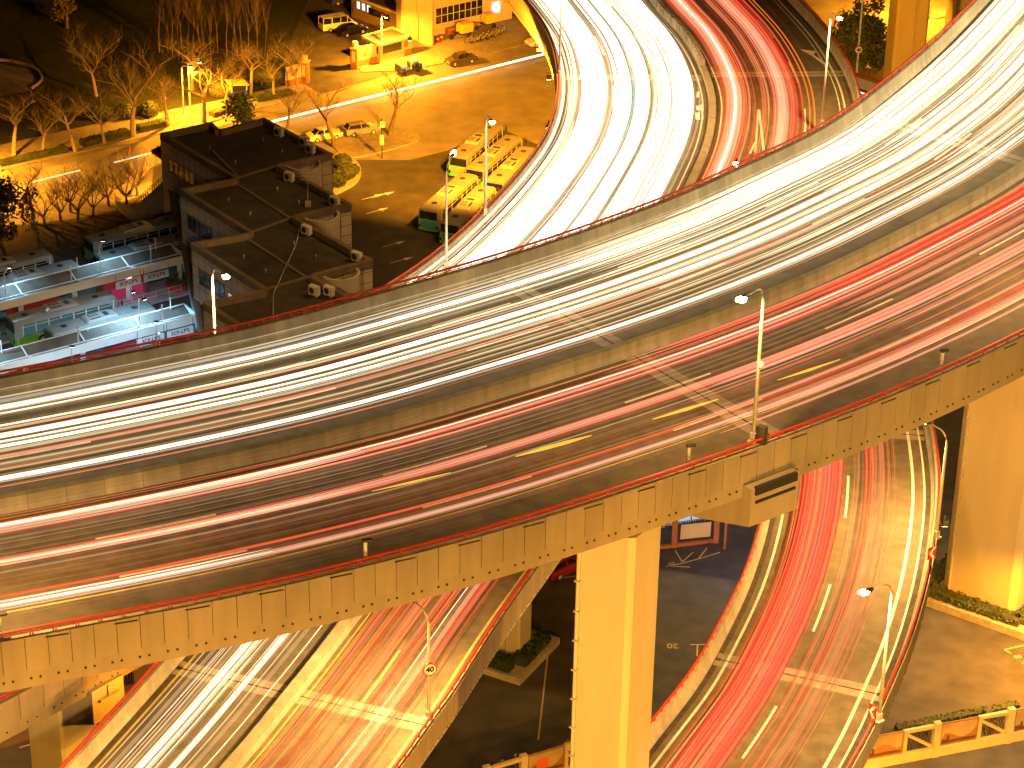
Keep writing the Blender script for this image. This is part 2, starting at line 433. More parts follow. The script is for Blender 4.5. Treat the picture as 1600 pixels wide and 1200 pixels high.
# the high deck ------------------------------------------------
ZU, ZR = 51.5, 28.0
UP = Strip(edge([(-260, 622), (-120, 602), (0, 581), (100, 561.5), (200, 542), (300, 522), (400, 502), (500, 475), (600, 447), (700, 420), (800, 390), (900, 358), (1000, 321), (1065, 298), (1130, 266), (1200, 235), (1250, 212), (1300, 186), (1375, 129), (1450, 68), (1520, 0), (1600, -88), (1670, -180)], ZU),
           edge([(-200, 1027), (-100, 1010), (0, 990.5), (200, 953), (400, 914), (600, 865), (800, 814), (1000, 750), (1200, 684), (1300, 645), (1420, 599), (1500, 563), (1600, 515), (1700, 462), (1850, 375), (2000, 280)], ZU))
up_root = thing('overpass', 'high curving highway deck crossing the whole picture', 'overpass', P(800, 600, 0))
slab(UP, up_root, 1.75, 1.4)
parapet(UP, 0, up_root); parapet(UP, 1, up_root)
UM = UP.find(985, 533, .85)[1]
median(UP, up_root, UM)
jx = [UP.find(985, 553, 0)[0], UP.find(1587, 250, 0)[0]]
for j in jx:
    joint(UP, up_root, j, 0, UM, .5, -.34); joint(UP, up_root, j, UM, 1, .34, -.5)
mb = MB()
line(UP, mb, 0, 1.05, .14); line(UP, mb, UM, -.75, .14)
for px in ((1098, 588), (1172, 631), ): pass
d1 = UP.find(1340, 492); d2 = UP.find(1112, 652)
print('UP len', UP.len, 'median u', UM, 'dash', d1, d2, UP.find(300, 811), 'width', UP.width(d1[0]))
dashes(UP, mb, d1[1], UP.find(1292, 515)[0], 15, 6); dashes(UP, mb, d2[1], UP.find(1052, 674)[0], 15, 6)
for u in (.14, .28): dashes(UP, mb, u, UP.find(690, 520)[0], 15, 6)
mb.build('lane_marking', 'lane_paint', up_root, world=True)
mb = MB(); e = UP.find(800, 776, 0); line(UP, mb, e[1], 0, .12); line(UP, mb, UM, .75, .12)
mb.build('edge_line', 'edge_paint', up_root, world=True)

def yy(base, zs): return base + zs / 4
X8 = 800
W = []
for z, w, c in ((520, .14, 'cream'), (533, .08, 'cream_faint'), (546, .3, 'cool'), (560, .2, 'cream_faint'), (578, .2, 'white'), (592, .34, 'hot_white'), (606, .12, 'cream'), (621, .18, 'white'), (631, .08, 'cream'),
                (650, .1, 'warm_faint'), (690, .1, 'warm_faint'), (712, .2, 'white'), (725, .12, 'cream'), (740, .1, 'warm_faint'), (764, .2, 'white'), (778, .3, 'hot_white'), (795, .2, 'warm_faint'), (806, .14, 'cream'), (818, .2, 'white'), (829, .2, 'cream_faint'), (844, .3, 'hot_white'), (856, .1, 'cream'),
                (905, .1, 'grey_faint'), (935, .1, 'warm_faint'), (955, .14, 'cream'), (966, .2, 'cream_faint'), (985, .14, 'cream'), (996, .1, 'warm_faint'), (1012, .14, 'cream_faint'),
                (1034, .22, 'white'), (1048, .3, 'hot_white'), (1061, .14, 'cream'), (1070, .14, 'cool'), (1086, .07, 'orange')):
    W.append((X8, 300 + z / 4, w * (.72 if 'white' in c else .8), c))
W += [(200, 672, .1, 'red'), (200, 679, .14, 'pink'), (200, 667, .16, 'cream'), (200, 632, .12, 'pink'), (200, 640, .15, 'white'), (100, 715, .12, 'orange', None, (600, 610)), (200, 708, .08, 'orange'),
      (100, 735, .2, 'pink_faint'), (150, 733, .07, 'pink', None, (700, 620))]
W += [(800, 375 + 113, .09, 'cool', (700, 618), (1050, 488))]
# thicker towards the upper right, where the bend is crowded
for u in (.04, .07, .1, .15, .185, .22, .255, .29, .335, .38, .405, .43):
    p = UP.pt(UP.len * .78, u, .7); s_ = UP.len * (.55 + rnd.random() * .12)
mbw = MB(); sR = UP.find(1180, 420)[0]
for u, w, c in ((.055, .3, 'white'), (.075, .45, 'hot_white'), (.095, .3, 'white'), (.115, .5, 'hot_white'), (.135, .25, 'cream'), (.175, .3, 'white'), (.195, .4, 'hot_white'), (.22, .25, 'white'), (.24, .3, 'cream'), (.265, .3, 'white'), (.29, .2, 'cool'), (.315, .2, 'cream'), (.335, .3, 'white'), (.36, .2, 'cool'), (.385, .15, 'white')):
    UP.trail(mbw, sR + rnd.uniform(0, 30), None, u, u - .01, .75, w, .12, SI[c])
scatter(UP, .045, .2, 26, ['cream', 'white', 'cream_faint', 'warm_faint', 'cool', 'cream_faint'], (.03, .1), s0=sR - 25, mb=mbw)
scatter(UP, .05, .19, 12, ['cream_faint', 'warm_faint', 'cool'], (.03, .08), mb=mbw)
scatter(UP, .2, .4, 20, ['cream', 'warm_faint', 'cream_faint', 'warm_faint', 'pink_faint'], (.03, .1), s0=sR - 25, mb=mbw)
scatter(UP, .2, .4, 12, ['warm_faint', 'pink_faint', 'grey_faint'], (.03, .1), mb=mbw)
scatter(UP, .045, .3, 44, ['white', 'cream', 'cream', 'cool', 'cream_faint'], (.03, .1), s0=sR - 10, frac=.4, mb=mbw)
scatter(UP, .3, .44, 20, ['cream', 'cream_faint', 'cool', 'cream'], (.03, .09), s0=sR, frac=.5, mb=mbw)
for u in (.07, .1, .13, .19, .24, .29, .34, .4): UP.trail(mbw, sR - 20 + rnd.uniform(0, 20), None, u, u - .01, .7, 1.1, .1, SI['white_haze'])  # wide faint bands paint a wash of light over the crowded lanes
tag(mbw.build('light_trail', SM), 'fine white and cream hairline streaks and added haze bands over the far half of the high deck, crowding at the upper right', 'light trails', kind='stuff')
streaks(UP, W, 'bold white headlight streaks running along the far half of the high deck')
Rr_ = []
for z, w, c in ((95, .1, 'salmon'), (133, .16, 'red'), (143, .2, 'red_faint'), (150, .1, 'white'), (158, .1, 'pink'), (168, .24, 'pink'), (180, .2, 'red'), (190, .12, 'cream'), (200, .16, 'red'), (212, .3, 'grey_faint'), (230, .3, 'grey_faint'), (245, .1, 'grey_faint'), (258, .06, 'cream_faint'),
                (340, .15, 'pink_faint'), (372, .2, 'salmon'), (385, .24, 'pink'), (398, .3, 'pink'), (410, .14, 'red'), (425, .15, 'pink_faint'), (442, .1, 'grey_faint'), (455, .1, 'cream_faint'), (470, .2, 'red_faint'),
                (520, .15, 'red_faint'), (560, .15, 'red_faint'), (600, .14, 'salmon'), (612, .2, 'red'), (625, .25, 'red_faint'), (640, .3, 'pink_faint'), (655, .2, 'pink'), (668, .16, 'pink'), (680, .25, 'pink_faint'), (692, .1, 'cream_faint')):
    Rr_.append((X8, 600 + z / 4, w, c))
for z, w, c in ((890, .1, 'white'), (903, .12, 'cool'), (920, .14, 'cream'), (880, .08, 'red'), (1105, .14, 'pink'), (1115, .16, 'cream'), (1128, .1, 'cream'), (1090, .08, 'red')):
    Rr_.append((2, 600 + z / 4, w, c, None, (560, 760 if z > 1000 else 700)))
for z, w, c in ((165, .1, 'white'), (185, .16, 'white'), (200, .1, 'pink'), (212, .08, 'cream'), (150, .2, 'red_faint')):
    Rr_.append((0, 900 + z / 4, w, c, None, (420, 850)))
for z, w, c in ((740, .3, 'red'), (760, .25, 'red'), (805, .18, 'pink'), (830, .14, 'salmon'), (860, .12, 'red'), (1060, .2, 'salmon'), (1078, .2, 'pink'), (1000, .25, 'red_faint')):
    Rr_.append((1200, 300 + z / 4, w, c, (900 + rnd.uniform(0, 250), 0), None)) if False else Rr_.append((1200, 300 + z / 4, w, c, (1040, 560), None))
for x, y, w, c in ((1500, 352, .55, 'red_band'), (1500, 362, .4, 'red_band'), (1500, 345, .3, 'red'), (1540, 372, .35, 'salmon'), (1520, 395, .25, 'pink'), (1560, 358, .4, 'salmon'), (1560, 430, .2, 'pink'), (1560, 445, .2, 'salmon'), (1570, 462, .16, 'red'), (1560, 410, .2, 'pink_faint')):
    Rr_.append((x, y, w, c, (1260, 460), None))
for x, y, w, c in ((1380, 405, .2, 'pink'), (1380, 418, .25, 'salmon'), (1380, 500, .2, 'pink'), (1380, 512, .2, 'salmon'), (1380, 545, .2, 'pink'), (1390, 556, .3, 'salmon'), (1330, 590, .2, 'pink'), (1330, 600, .2, 'pink')): Rr_.append((x, y, w, c, (1000 + rnd.uniform(0, 150), 640), None))
streaks(UP, Rr_, 'red and pink tail light streaks running along the near half of the high deck')
mbr = scatter(UP, UM + .03, UM + .2, 16, ['red_faint', 'pink_faint', 'grey_faint', 'warm_faint', 'salmon'], (.04, .12))
scatter(UP, UM + .2, UM + .41, 18, ['red_faint', 'pink_faint', 'grey_faint', 'warm_faint', 'pink_faint'], (.04, .12), mb=mbr)
tag(mbr.build('light_trail', SM), 'faint red and grey hairline streaks over the near half of the high deck', 'light trails', kind='stuff')
def solo(strip, a, b, w, c, h, label, cat='light trail', group=None):
    s0, u0 = strip.find(*a, h); s1, u1 = strip.find(*b, h)
    if s0 > s1: s0, s1, u0, u1 = s1, s0, u1, u0
    mb = MB(); ss = strip.rng(s0, s1, 1.5); k = len(ss)
    mb.tube([strip.pt(s, u0 + (u1 - u0) * i / (k - 1), h) for i, s in enumerate(ss)], [w / 2 * min(1, .25 + 3 * min(i, k - 1 - i) / k) for i in range(k)], 6, 0, flat=.6, cap=False)
    o = mb.build('light_trail', 'streak_' + c); return tag(o, label, cat, group)
G4 = 'amber indicator streaks on the near half of the high deck'
solo(UP, (580, 768), (706, 738), .16, 'amber', .7, 'short amber indicator streak on the high deck, faintest and leftmost of four', group=G4)
solo(UP, (806, 713), (925, 680), .26, 'amber', .7, 'long amber indicator streak on the high deck left of the expansion joint', group=G4)
solo(UP, (1020, 655), (1122, 624), .26, 'amber', .7, 'amber indicator streak crossing the expansion joint left of the tall lamp pole', group=G4)
solo(UP, (1215, 594), (1312, 562), .22, 'amber', .7, 'amber indicator streak on the high deck right of the tall lamp pole', group=G4)

# the white upper ramp and the red one beside it --------------
med_px = [(960, -110), (1022, 0), (1062, 40), (1087, 76), (1102, 107), (1110, 128), (1115, 155), (1110, 200), (1099, 237), (1070, 297)]
RW = Strip(edge([(690, -130), (780, -52), (827, 5), (852, 34), (865, 63), (872, 97), (875, 122), (872, 152), (862, 192), (842, 227), (820, 254), (796, 284), (750, 330), (700, 378), (650, 417), (592, 452), (500, 505), (348, 592), (200, 670), (0, 770), (-200, 866)], ZR),
           edge(med_px, ZR, .5) + edge([(1030, 375), (960, 460), (860, 560), (720, 670), (560, 780), (380, 893), (200, 992), (90, 1050), (-100, 1150)], ZR, 1.0))
RE = Strip(edge(med_px, ZR, .5) + edge([(1040, 360), (1000, 440), (940, 540)], ZR, .5),
           edge([(1110, -160), (1200, -58), (1255, 0), (1285, 32), (1307, 62), (1325, 92), (1337, 118), (1345, 150), (1348, 200), (1336, 270), (1300, 370), (1230, 490)], ZR))
rw = thing('overpass', 'curved ramp flooded with white headlight streaks, sweeping down from the top centre', 'overpass', P(900, 150, 0))
slab(RW, rw, 1.5, 1.0, gutters=(0,)); parapet(RW, 0, rw, slots=False)
sm0 = RW.find(1068, 300)[0]
parapet(RW, 1, rw, RW.find(900, 520)[0], None, slots=False)
re_ = thing('overpass', 'curved ramp with red tail light streaks right of the white one', 'overpass', P(1230, 100, 0))
slab(RE, re_, 1.5, 1.0, gutters=(1,)); parapet(RE, 1, re_, slots=False)
mE = RE.find(1102, 107)[0]
mb = MB()
for a in RE.rng(0, mE, 1.15)[:-1]:
    RE.sweep(mb, [(0, -.3, .02), (0, -.2, .9), (0, .2, .9), (0, .3, .02)], a + .06, a + 1.02, 0, rnd.uniform(.9, 1.3), step=1)
mb.build('median_barrier', 'barrier_concrete', re_, world=True)
mb = MB(); RE.sweep(mb, [(0, -.35, .0), (0, -.3, .3), (0, .3, .3), (0, .35, .0)], mE, None, 0); mb.build('median_kerb', 'barrier_concrete', re_, world=True)
joint(RW, rw, RW.find(950, 121)[0]); joint(RE, re_, RE.find(1220, 116)[0])
mb = MB(); line(RW, mb, 0, 1.1, .18); line(RW, mb, 1, -.9, .14); dashes(RW, mb, .36, 3); dashes(RW, mb, .66, 3)
mb.build('lane_marking', 'lane_paint', rw, world=True)
mb = MB(); line(RE, mb, 1, -1.4, .2); line(RE, mb, 1, -1.9, .12); line(RE, mb, 0, .9, .14); dashes(RE, mb, RE.find(1258, 180)[1], RE.find(1256, 170)[0], 13, 6)
# arrow and gore triangle painted on the red ramp
def flat(strip, mb, pts, h=.01): mb.add([P(x, y, ZR + h) for x, y in pts], [tuple(range(len(pts)))])
flat(RE, mb, [(1287, 101), (1291, 99), (1270, 84.5), (1267, 86)]); flat(RE, mb, [(1270, 88), (1275, 80), (1250, 77)])
for a, b in (((1185, 171), (1180, 238)), ((1186, 171), (1193, 234)), ((1180, 222), (1172, 240))):
    mb.beam(P(*a, ZR + .012), P(*b, ZR + .012), .2, .004)
mb.build('lane_marking', 'lane_paint', re_, world=True)
mb = MB(); 
flat(RW, mb, [(1088, 165), (1096, 165), (1096, 172), (1088, 172)]); flat(RW, mb, [(1086, 176), (1093, 176), (1094, 187), (1087, 187)]); flat(RW, mb, [(1095, 163), (1099, 163), (1099, 187), (1096, 187)])
flat(RW, mb, [(1089, 143), (1093, 143), (1092, 152), (1088, 152)])
mb.build('painted_character', 'lane_paint', rw, world=True)
Wr = []
for z, w, c in ((320, .3, 'white'), (375, .22, 'white'), (352, .12, 'cream'), (410, .14, 'cream'), (425, .1, 'orange'), (450, .7, 'hot_white'), (475, .8, 'hot_white'), (500, .7, 'hot_white'), (535, .8, 'hot_white'), (560, .8, 'hot_white'), (580, .6, 'white'), (518, .1, 'cream'), (610, .8, 'cream_faint'),
                (650, .3, 'hot_white'), (690, .5, 'hot_white'), (710, .7, 'hot_white'), (735, .6, 'hot_white'), (764, .26, 'green'), (785, .6, 'hot_white'), (805, .7, 'hot_white'), (830, .7, 'hot_white'), (852, .4, 'white'), (890, .6, 'cream_faint'),
                (922, .25, 'hot_white'), (940, .2, 'white'), (960, .34, 'hot_white'), (985, .4, 'hot_white'), (1005, .2, 'cream'), (1020, .34, 'hot_white'), (1045, .3, 'white'), (1070, .4, 'hot_white'), (1090, .3, 'white'), (1110, .4, 'hot_white'), (1130, .34, 'white'), (1150, .2, 'pink_faint')):
    Wr.append((800 + z / 4, 150, w * .8, {'hot_white': 'glare_white', 'white': 'hot_white'}.get(c, c)))
for z, w, c in ((0, .8, 'hot_white'), (60, .7, 'hot_white'), (110, .8, 'hot_white')): pass
streaks(RW, Wr, 'blinding white bands of headlight streaks filling the curved white ramp')
mbx = scatter(RW, .06, .93, 110, ['white', 'cream', 'cream', 'cream_faint', 'cream_faint', 'cool', 'white', 'pink_faint'], (.05, .25), frac=.8)
tag(mbx.build('light_trail', SM), 'fine white hairline streaks weaving across the curved white ramp', 'light trails', kind='stuff')
Re = []
for x, w, c in ((1127, .2, 'red_faint'), (1131, .3, 'red'), (1135, .16, 'salmon'), (1137, .16, 'orange'), (1142, .5, 'pink'), (1148, .6, 'pink'), (1153, .5, 'pink'), (1149, .2, 'white'), (1158, .3, 'salmon'), (1162, .2, 'orange'), (1166, .2, 'red'), (1169, .12, 'orange'), (1171, .1, 'red'),
                (1196, .1, 'orange'), (1202, .12, 'orange'), (1214, .3, 'salmon'), (1219, .5, 'pink'), (1225, .6, 'pink'), (1232, .6, 'salmon'), (1238, .5, 'red'), (1243, .3, 'red'), (1252, .16, 'red'), (1282, .1, 'red_faint')):
    Re.append((x, 150, w * (1.35 if c == 'pink' else 1), c))
for x, y, w in ((1262, 145, .14), (1270, 150, .16), (1246, 100, .12), (1230, 60, .14)): Re.append((x, y, w, 'orange'))
streaks(RE, Re, 'red, pink and orange tail light bands on the ramp right of the white one')
mbx = scatter(RE, .08, .62, 64, ['red', 'salmon', 'pink', 'salmon', 'orange', 'red_faint'], (.05, .16), frac=.6)
tag(mbx.build('light_trail', SM), 'fine red hairline streaks on the ramp right of the white one', 'light trails', kind='stuff')

# the lower left ramp ------------------------------------------
ZL = 28.6
RL = Strip(edge([(-40, 1345), (30, 1268), (92, 1200), (127, 1162), (185, 1099), (215, 1066), (250, 1027), (330, 938), (430, 826), (520, 726)], ZL),
           edge([(480, 1360), (560, 1264), (622, 1192), (637, 1171), (682, 1107), (705, 1077), (742, 1018), (772, 972), (800, 931), (837, 880), (920, 765), (1000, 655)], ZL))
rl = thing('overpass', 'two way ramp in the lower left corner, half white and half red streaks', 'overpass', P(480, 1080, 0))
slab(RL, rl, 1.5, 1.0); parapet(RL, 0, rl, slots=False); parapet(RL, 1, rl, drop=.75, girder=.05, slots=False)
lm = RL.find(460, 1067, .85)[1]; median(RL, rl, lm, .8, .25, .4)
lj = RL.find(470, 1088, 0)[0]
joint(RL, rl, lj, 0, lm, .5, -.42); joint(RL, rl, lj, lm, 1, .42, -.5)
mb = MB(); line(RL, mb, 0, .95, .14); line(RL, mb, lm, -.7, .16); line(RL, mb, lm, .75, .1); line(RL, mb, 1, -1.0, .16); line(RL, mb, 1, -.7, .08)
q = RL.find(567, 1096); dashes(RL, mb, q[1], q[0], 15, 6); dashes(RL, mb, lm * .5, RL.find(330, 1112)[0], 15, 6)
mb.build('lane_marking', 'edge_paint', rl, world=True)
Lw = []
for x, w, c in ((185, .1, 'cool'), (197, .12, 'cream'), (222, .26, 'hot_white'), (232, .16, 'white'), (218, .12, 'cream'), (268, .16, 'white'), (290, .1, 'cream'), (207, .2, 'cream_faint'), (300, .3, 'cream_faint'), (246, .2, 'cream_faint'), (176, .2, 'cream_faint'), (160, .1, 'cream')):
    Lw.append((x, 1198, w, c))
Lw += [(400, 1010, .14, 'cream'), (430, 1010, .2, 'cool'), (440, 1005, .12, 'white')]
streaks(RL, Lw, 'thin white and bluish headlight streaks on the lower left ramp')
Lr = []
for x, w, c in ((405, .3, 'orange'), (415, .2, 'salmon'), (432, .16, 'orange'), (443, .25, 'red'), (452, .12, 'red'), (462, .2, 'salmon'), (472, .3, 'orange'), (505, .25, 'salmon'), (520, .4, 'pink_faint'), (540, .3, 'pink_faint'), (550, .3, 'pink'), (557, .4, 'red'), (562, .3, 'salmon'), (575, .14, 'red'), (533, .06, 'white'), (512, .12, 'red')):
    Lr.append((x, 1190, w, c))
streaks(RL, Lr, 'orange and red tail light streaks on the lower left ramp')
mbx = scatter(RL, lm + .06, .8, 46, ['orange', 'red', 'red_faint', 'salmon', 'red_faint'], (.04, .14)); scatter(RL, .12, lm - .06, 30, ['cream_faint', 'cream', 'warm_faint', 'white'], (.03, .1), mb=mbx)
tag(mbx.build('light_trail', SM), 'fine hairline streaks on the lower left ramp', 'light trails', kind='stuff')

# the lower right ramp -----------------------------------------
RR = Strip(edge([(800, 1390), (880, 1295), (960, 1200), (1017, 1125), (1060, 1073), (1087, 1038), (1107, 1002), (1155, 910), (1177, 852), (1192, 800), (1203, 740), (1208, 660), (1205, 560), (1190, 450)], ZR),
           edge([(1190, 1410), (1270, 1290), (1330, 1189), (1364, 1128), (1389, 1069), (1403, 1040), (1423, 990), (1437, 945), (1450, 895), (1458, 853), (1464, 812), (1468, 762), (1467, 722), (1462, 683), (1455, 643), (1435, 560), (1400, 450), (1350, 330)], ZR))
rr = thing('overpass', 'curved one way ramp at lower right with a thick red tail light band', 'overpass', P(1280, 950, 0))
slab(RR, rr, 1.5, 1.0); parapet(RR, 0, rr, slots=False); parapet(RR, 1, rr, drop=.6, girder=.05, slots=False)
joint(RR, rr, RR.find(1250, 1058)[0]); joint(RR, rr, RR.find(1400, 678)[0])
mb = MB(); line(RR, mb, 0, 1.25, .18); line(RR, mb, 0, 2.0, .12); line(RR, mb, 1, -1.7, .2); line(RR, mb, 1, -.9, .12)
q = RR.find(1160, 1185); dashes(RR, mb, q[1], q[0], 15, 6)
mb.build('lane_marking', 'lane_paint', rr, world=True)
Q = []
for _ in range(30):
    c = rnd.choice(['red_band', 'red_band', 'red_band', 'red', 'salmon', 'salmon', 'pink']); x = rnd.uniform(1176, 1246); e_ = rnd.random()
    Q.append((x, 1000, rnd.uniform(.08, .3) if c in ('salmon', 'pink') else rnd.uniform(.15, .55), c, (x - 150 + rnd.uniform(-40, 40), 1180) if e_ < .15 else None, None))
for z, w, c in ((425, .16, 'salmon'), (450, .12, 'red'), (470, .16, 'salmon'), (505, .3, 'pink_faint'), (530, .16, 'salmon'), (548, .2, 'salmon'), (590, .1, 'red'), (615, .1, 'red_faint')):
    Q.append((1200 + z / 4 - 14, 1000, w, c))
Q += [(1169, 1000, .12, 'orange'), (1166, 1000, .07, 'red')]
streaks(RR, Q, 'thick saturated red tail light band on the left lane of the lower right ramp')
mbx = scatter(RR, .19, .4, 46, ['salmon', 'salmon', 'red', 'red', 'pink', 'orange'], (.03, .1), frac=.4); scatter(RR, .5, .75, 26, ['salmon', 'pink_faint', 'red_faint', 'red'], (.04, .14), frac=.6, mb=mbx)
tag(mbx.build('light_trail', SM), 'fine red hairline streaks on the lower right ramp', 'light trails', kind='stuff')
# sliver of a lower slip road beyond the red ramp
RS = Strip(edge([(1290, 100), (1338, 114), (1378, 127), (1450, 152), (1540, 190)], 24.0), edge([(1270, 180), (1318, 196), (1358, 210), (1430, 240), (1510, 280)], 24.0))
rs = thing('overpass', 'short visible piece of slip road wall between the red ramp and the high deck', 'overpass', P(1360, 150, 0))
slab(RS, rs, 1.2, .8, gutters=(0,)); parapet(RS, 0, rs, slots=False)
streaks(RS, [(1360, 150, .3, 'white'), (1360, 155, .3, 'cream')], 'short white streak on the slip road beyond the red ramp')
# ------------------------------------------------------------------ street lamps (they carry the light)
emit('lamp_glow', (1, .62, .25), 60); emit('lamp_glow_white', (.75, .9, 1), 40); emit('lamp_glow_pale', (1, .8, .5), 60)
SODIUM = (1, .52, .14); DEEP = (1, .35, .015); COLD = (.36, .75, 1)
def lamp_light(parent, loc, power, col, size=160, rad=.2):
    ld = bpy.data.lights.new('lamp_light', 'SPOT'); ld.energy = power; ld.color = col; ld.spot_size = R(size); ld.spot_blend = .5; ld.shadow_soft_size = rad
    o = bpy.data.objects.new('lamp_light', ld); COL.objects.link(o); o.parent = parent; o.location = loc; return o
def street_lamp(base, head, zb, label, power, col=SODIUM, group='street lamps on curved poles', H=None, arm=1.9, lens='lamp_glow', r=.1, size=165, sign=None):
    b = P(base[0], base[1], zb)
    if H is None:
        best = min((abs((P(head[0], head[1], zb + h / 10) - b).xy.length - arm), h) for h in range(60, 140)); H = best[1] / 10
    hd = P(head[0], head[1], zb + H); d = (hd - b).xy
    if d.length < .5: d = Vector((-1, 0))
    if d.length > 4: d = d.normalized() * 4
    L = d.length; t = thing('street_lamp', label, 'street lamp', b, math.atan2(d.y, d.x), group)
    mb = MB(); k = .9
    pts = [Vector((0, 0, 0)), Vector((0, 0, H * .5)), Vector((0, 0, H - .95))] + [Vector((k * (1 - math.cos(a)) * .8, 0, H - .95 + .95 * math.sin(a))) for a in (.35, .7, 1.05, 1.4)] + [Vector((L - .35, 0, H + .06))]
    mb.tube(pts, [r * 1.25, r, r * .8] + [r * .62] * 4 + [r * .5], 10)
    mb.build('pole', 'pole_metal', t, smooth=True)
    mb = MB(); mb.box((0, 0, .04), (.5, .5, .08)); mb.box((0, 0, .3), (.3, .3, .5)); mb.build('base_plate', 'pole_metal', t)
    mb = MB(); x = L - .4
    mb.loft([[(x + a, y * w, H + z * h + .05) for y, z in ((-1, -.4), (1, -.4), (.8, .5), (.3, 1), (-.3, 1), (-.8, .5))] for a, w, h in ((0, .07, .07), (.18, .17, .13), (.45, .2, .15), (.6, .17, .1))])
    hdo = mb.build('lamp_head', 'dark_metal', t)
    mb = MB(); mb.loft([[(x + a, y * w, H + .03 + z + (a - .4) * .12) for y, z in ((-1, .04), (-.7, -d2), (.7, -d2), (1, .04), (.6, .1), (-.6, .1))] for a, w, d2 in ((.3, .14, .05), (.5, .22, .16), (.85, .22, .16), (1.1, .1, .05))])
    mb.build('lens', lens, hdo)
    lamp_light(t, (x + .5, 0, H - .25), power, col, size)
    return t
PW = 30000
LU = ZU + .95; LR_ = ZR + .95
lamp_main = street_lamp((1177, 690), (1163, 466), LU, 'tall street lamp on the near edge of the high deck at the expansion joint', PW * .26)
mb = MB(); mb.blob((0, .13, 4.6), (.16, .16, .2)); mb.beam((0, 0, 4.6), (0, .15, 4.6), .06, .06); mb.build('camera_dome', 'white_metal', lamp_main)
mb = MB(); mb.box((-.05, .45, .55), (.35, .5, 1.0)); mb.build('control_box', 'gutter_dirt', lamp_main)
street_lamp((-10, 992), (-26, 758), LU, 'street lamp on the high deck edge at the far left', PW * .3)
street_lamp((1730, 446), (1700, 236), LU, 'street lamp on the high deck edge beyond the right side of the picture', PW * .25)
street_lamp((697, 418), (707, 243), LR_, 'nearer street lamp on the white ramp in front of the parked buses', PW * .05, lens='lamp_glow_pale')
street_lamp((758, 334), (768, 190), LR_, 'farther street lamp on the white ramp in front of the parked buses', PW * .05, lens='lamp_glow_pale')
street_lamp((339, 600), (350, 431), LR_, 'street lamp rising behind the high deck wall beside the stepped building', PW * 2.2, lens='lamp_glow_pale')
street_lamp((874, 118), (884, -60), LR_, 'thin street lamp pole at the top of the white ramp bend', PW * .9, arm=1.2)
street_lamp((1284, 196), (1310, 28), LR_, 'bright street lamp on the right side of the red ramp at the top', PW)
street_lamp((1141, 420), (1150, 255), LR_, 'street lamp whose head just clears the high deck guard rail', PW * .7, arm=1.5)
lamp40 = street_lamp((670, 1122), (643, 937), ZL + .95, 'street lamp carrying a round 40 speed sign on the lower left ramp', PW * 1.1)
street_lamp((150, 1420), (120, 1230), ZL + .95, 'street lamp of the lower left ramp below the picture edge', PW * 1)
street_lamp((1373, 1126), (1356, 924), LR_, 'street lamp at the bend of the lower right ramp', PW * .75)
street_lamp((1463, 840), (1448, 660), LR_, 'street lamp under the high deck beside the big yellow pier', PW * 1.15)
# ------------------------------------------------------------------ ground
def poly(name, pts, z, m, kind='structure', z0=None):
    mb = MB(); w = [P(x, y, z) for x, y in pts]
    if z0 is None: mb.add(w, [tuple(range(len(w)))]); 
    else: mb.prism([(p.x, p.y) for p in w], z0, z, 0, bottom=False)
    o = mb.build(name, m)
    n = o.data.polygons[0].normal
    if z0 is None and n.z < 0: o.data.flip_normals()
    if kind: tag(o, kind=kind)
    return o
mb = MB(); mb.add([(-900, 60, 0), (900, 60, 0), (900, 1600, 0), (-900, 1600, 0)], [(0, 1, 2, 3)])
tag(mb.build('ground', 'yard_asphalt'), kind='structure')

# ------------------------------------------------------------------ piers under the high deck
def pier(root, px, ztop, w, d, rz, z0=0.0, pipe=None, m='pier_concrete', ch=.35):
    c = P(px[0], px[1], ztop); mb = MB(); pl = []
    for x, y in ((-w / 2 + ch, -d / 2), (w / 2 - ch, -d / 2), (w / 2, -d / 2 + ch), (w / 2, d / 2 - ch), (w / 2 - ch, d / 2), (-w / 2 + ch, d / 2), (-w / 2, d / 2 - ch), (-w / 2, -d / 2 + ch)):
        q = Matrix.Rotation(rz, 3, 'Z') @ Vector((x, y, 0)); pl.append((c.x + q.x, c.y + q.y))
    mb.prism(pl, z0, ztop); o = mb.build('pier', m, root, world=True)
    if pipe is not None:
        q = Matrix.Rotation(rz, 3, 'Z') @ Vector((pipe[0], pipe[1], 0)); a = Vector((c.x + q.x, c.y + q.y, z0))
        mb = MB(); mb.tube([a, a + Vector((0, 0, ztop - z0 - .3))], .09, 8)
        k = z0 + 1
        while k < ztop - 1: mb.box((a.x, a.y, k), (.3, .3, .08), rz); k += 1.9
        mb.build('drain_pipe', 'pier_concrete', root, world=True)
    return o
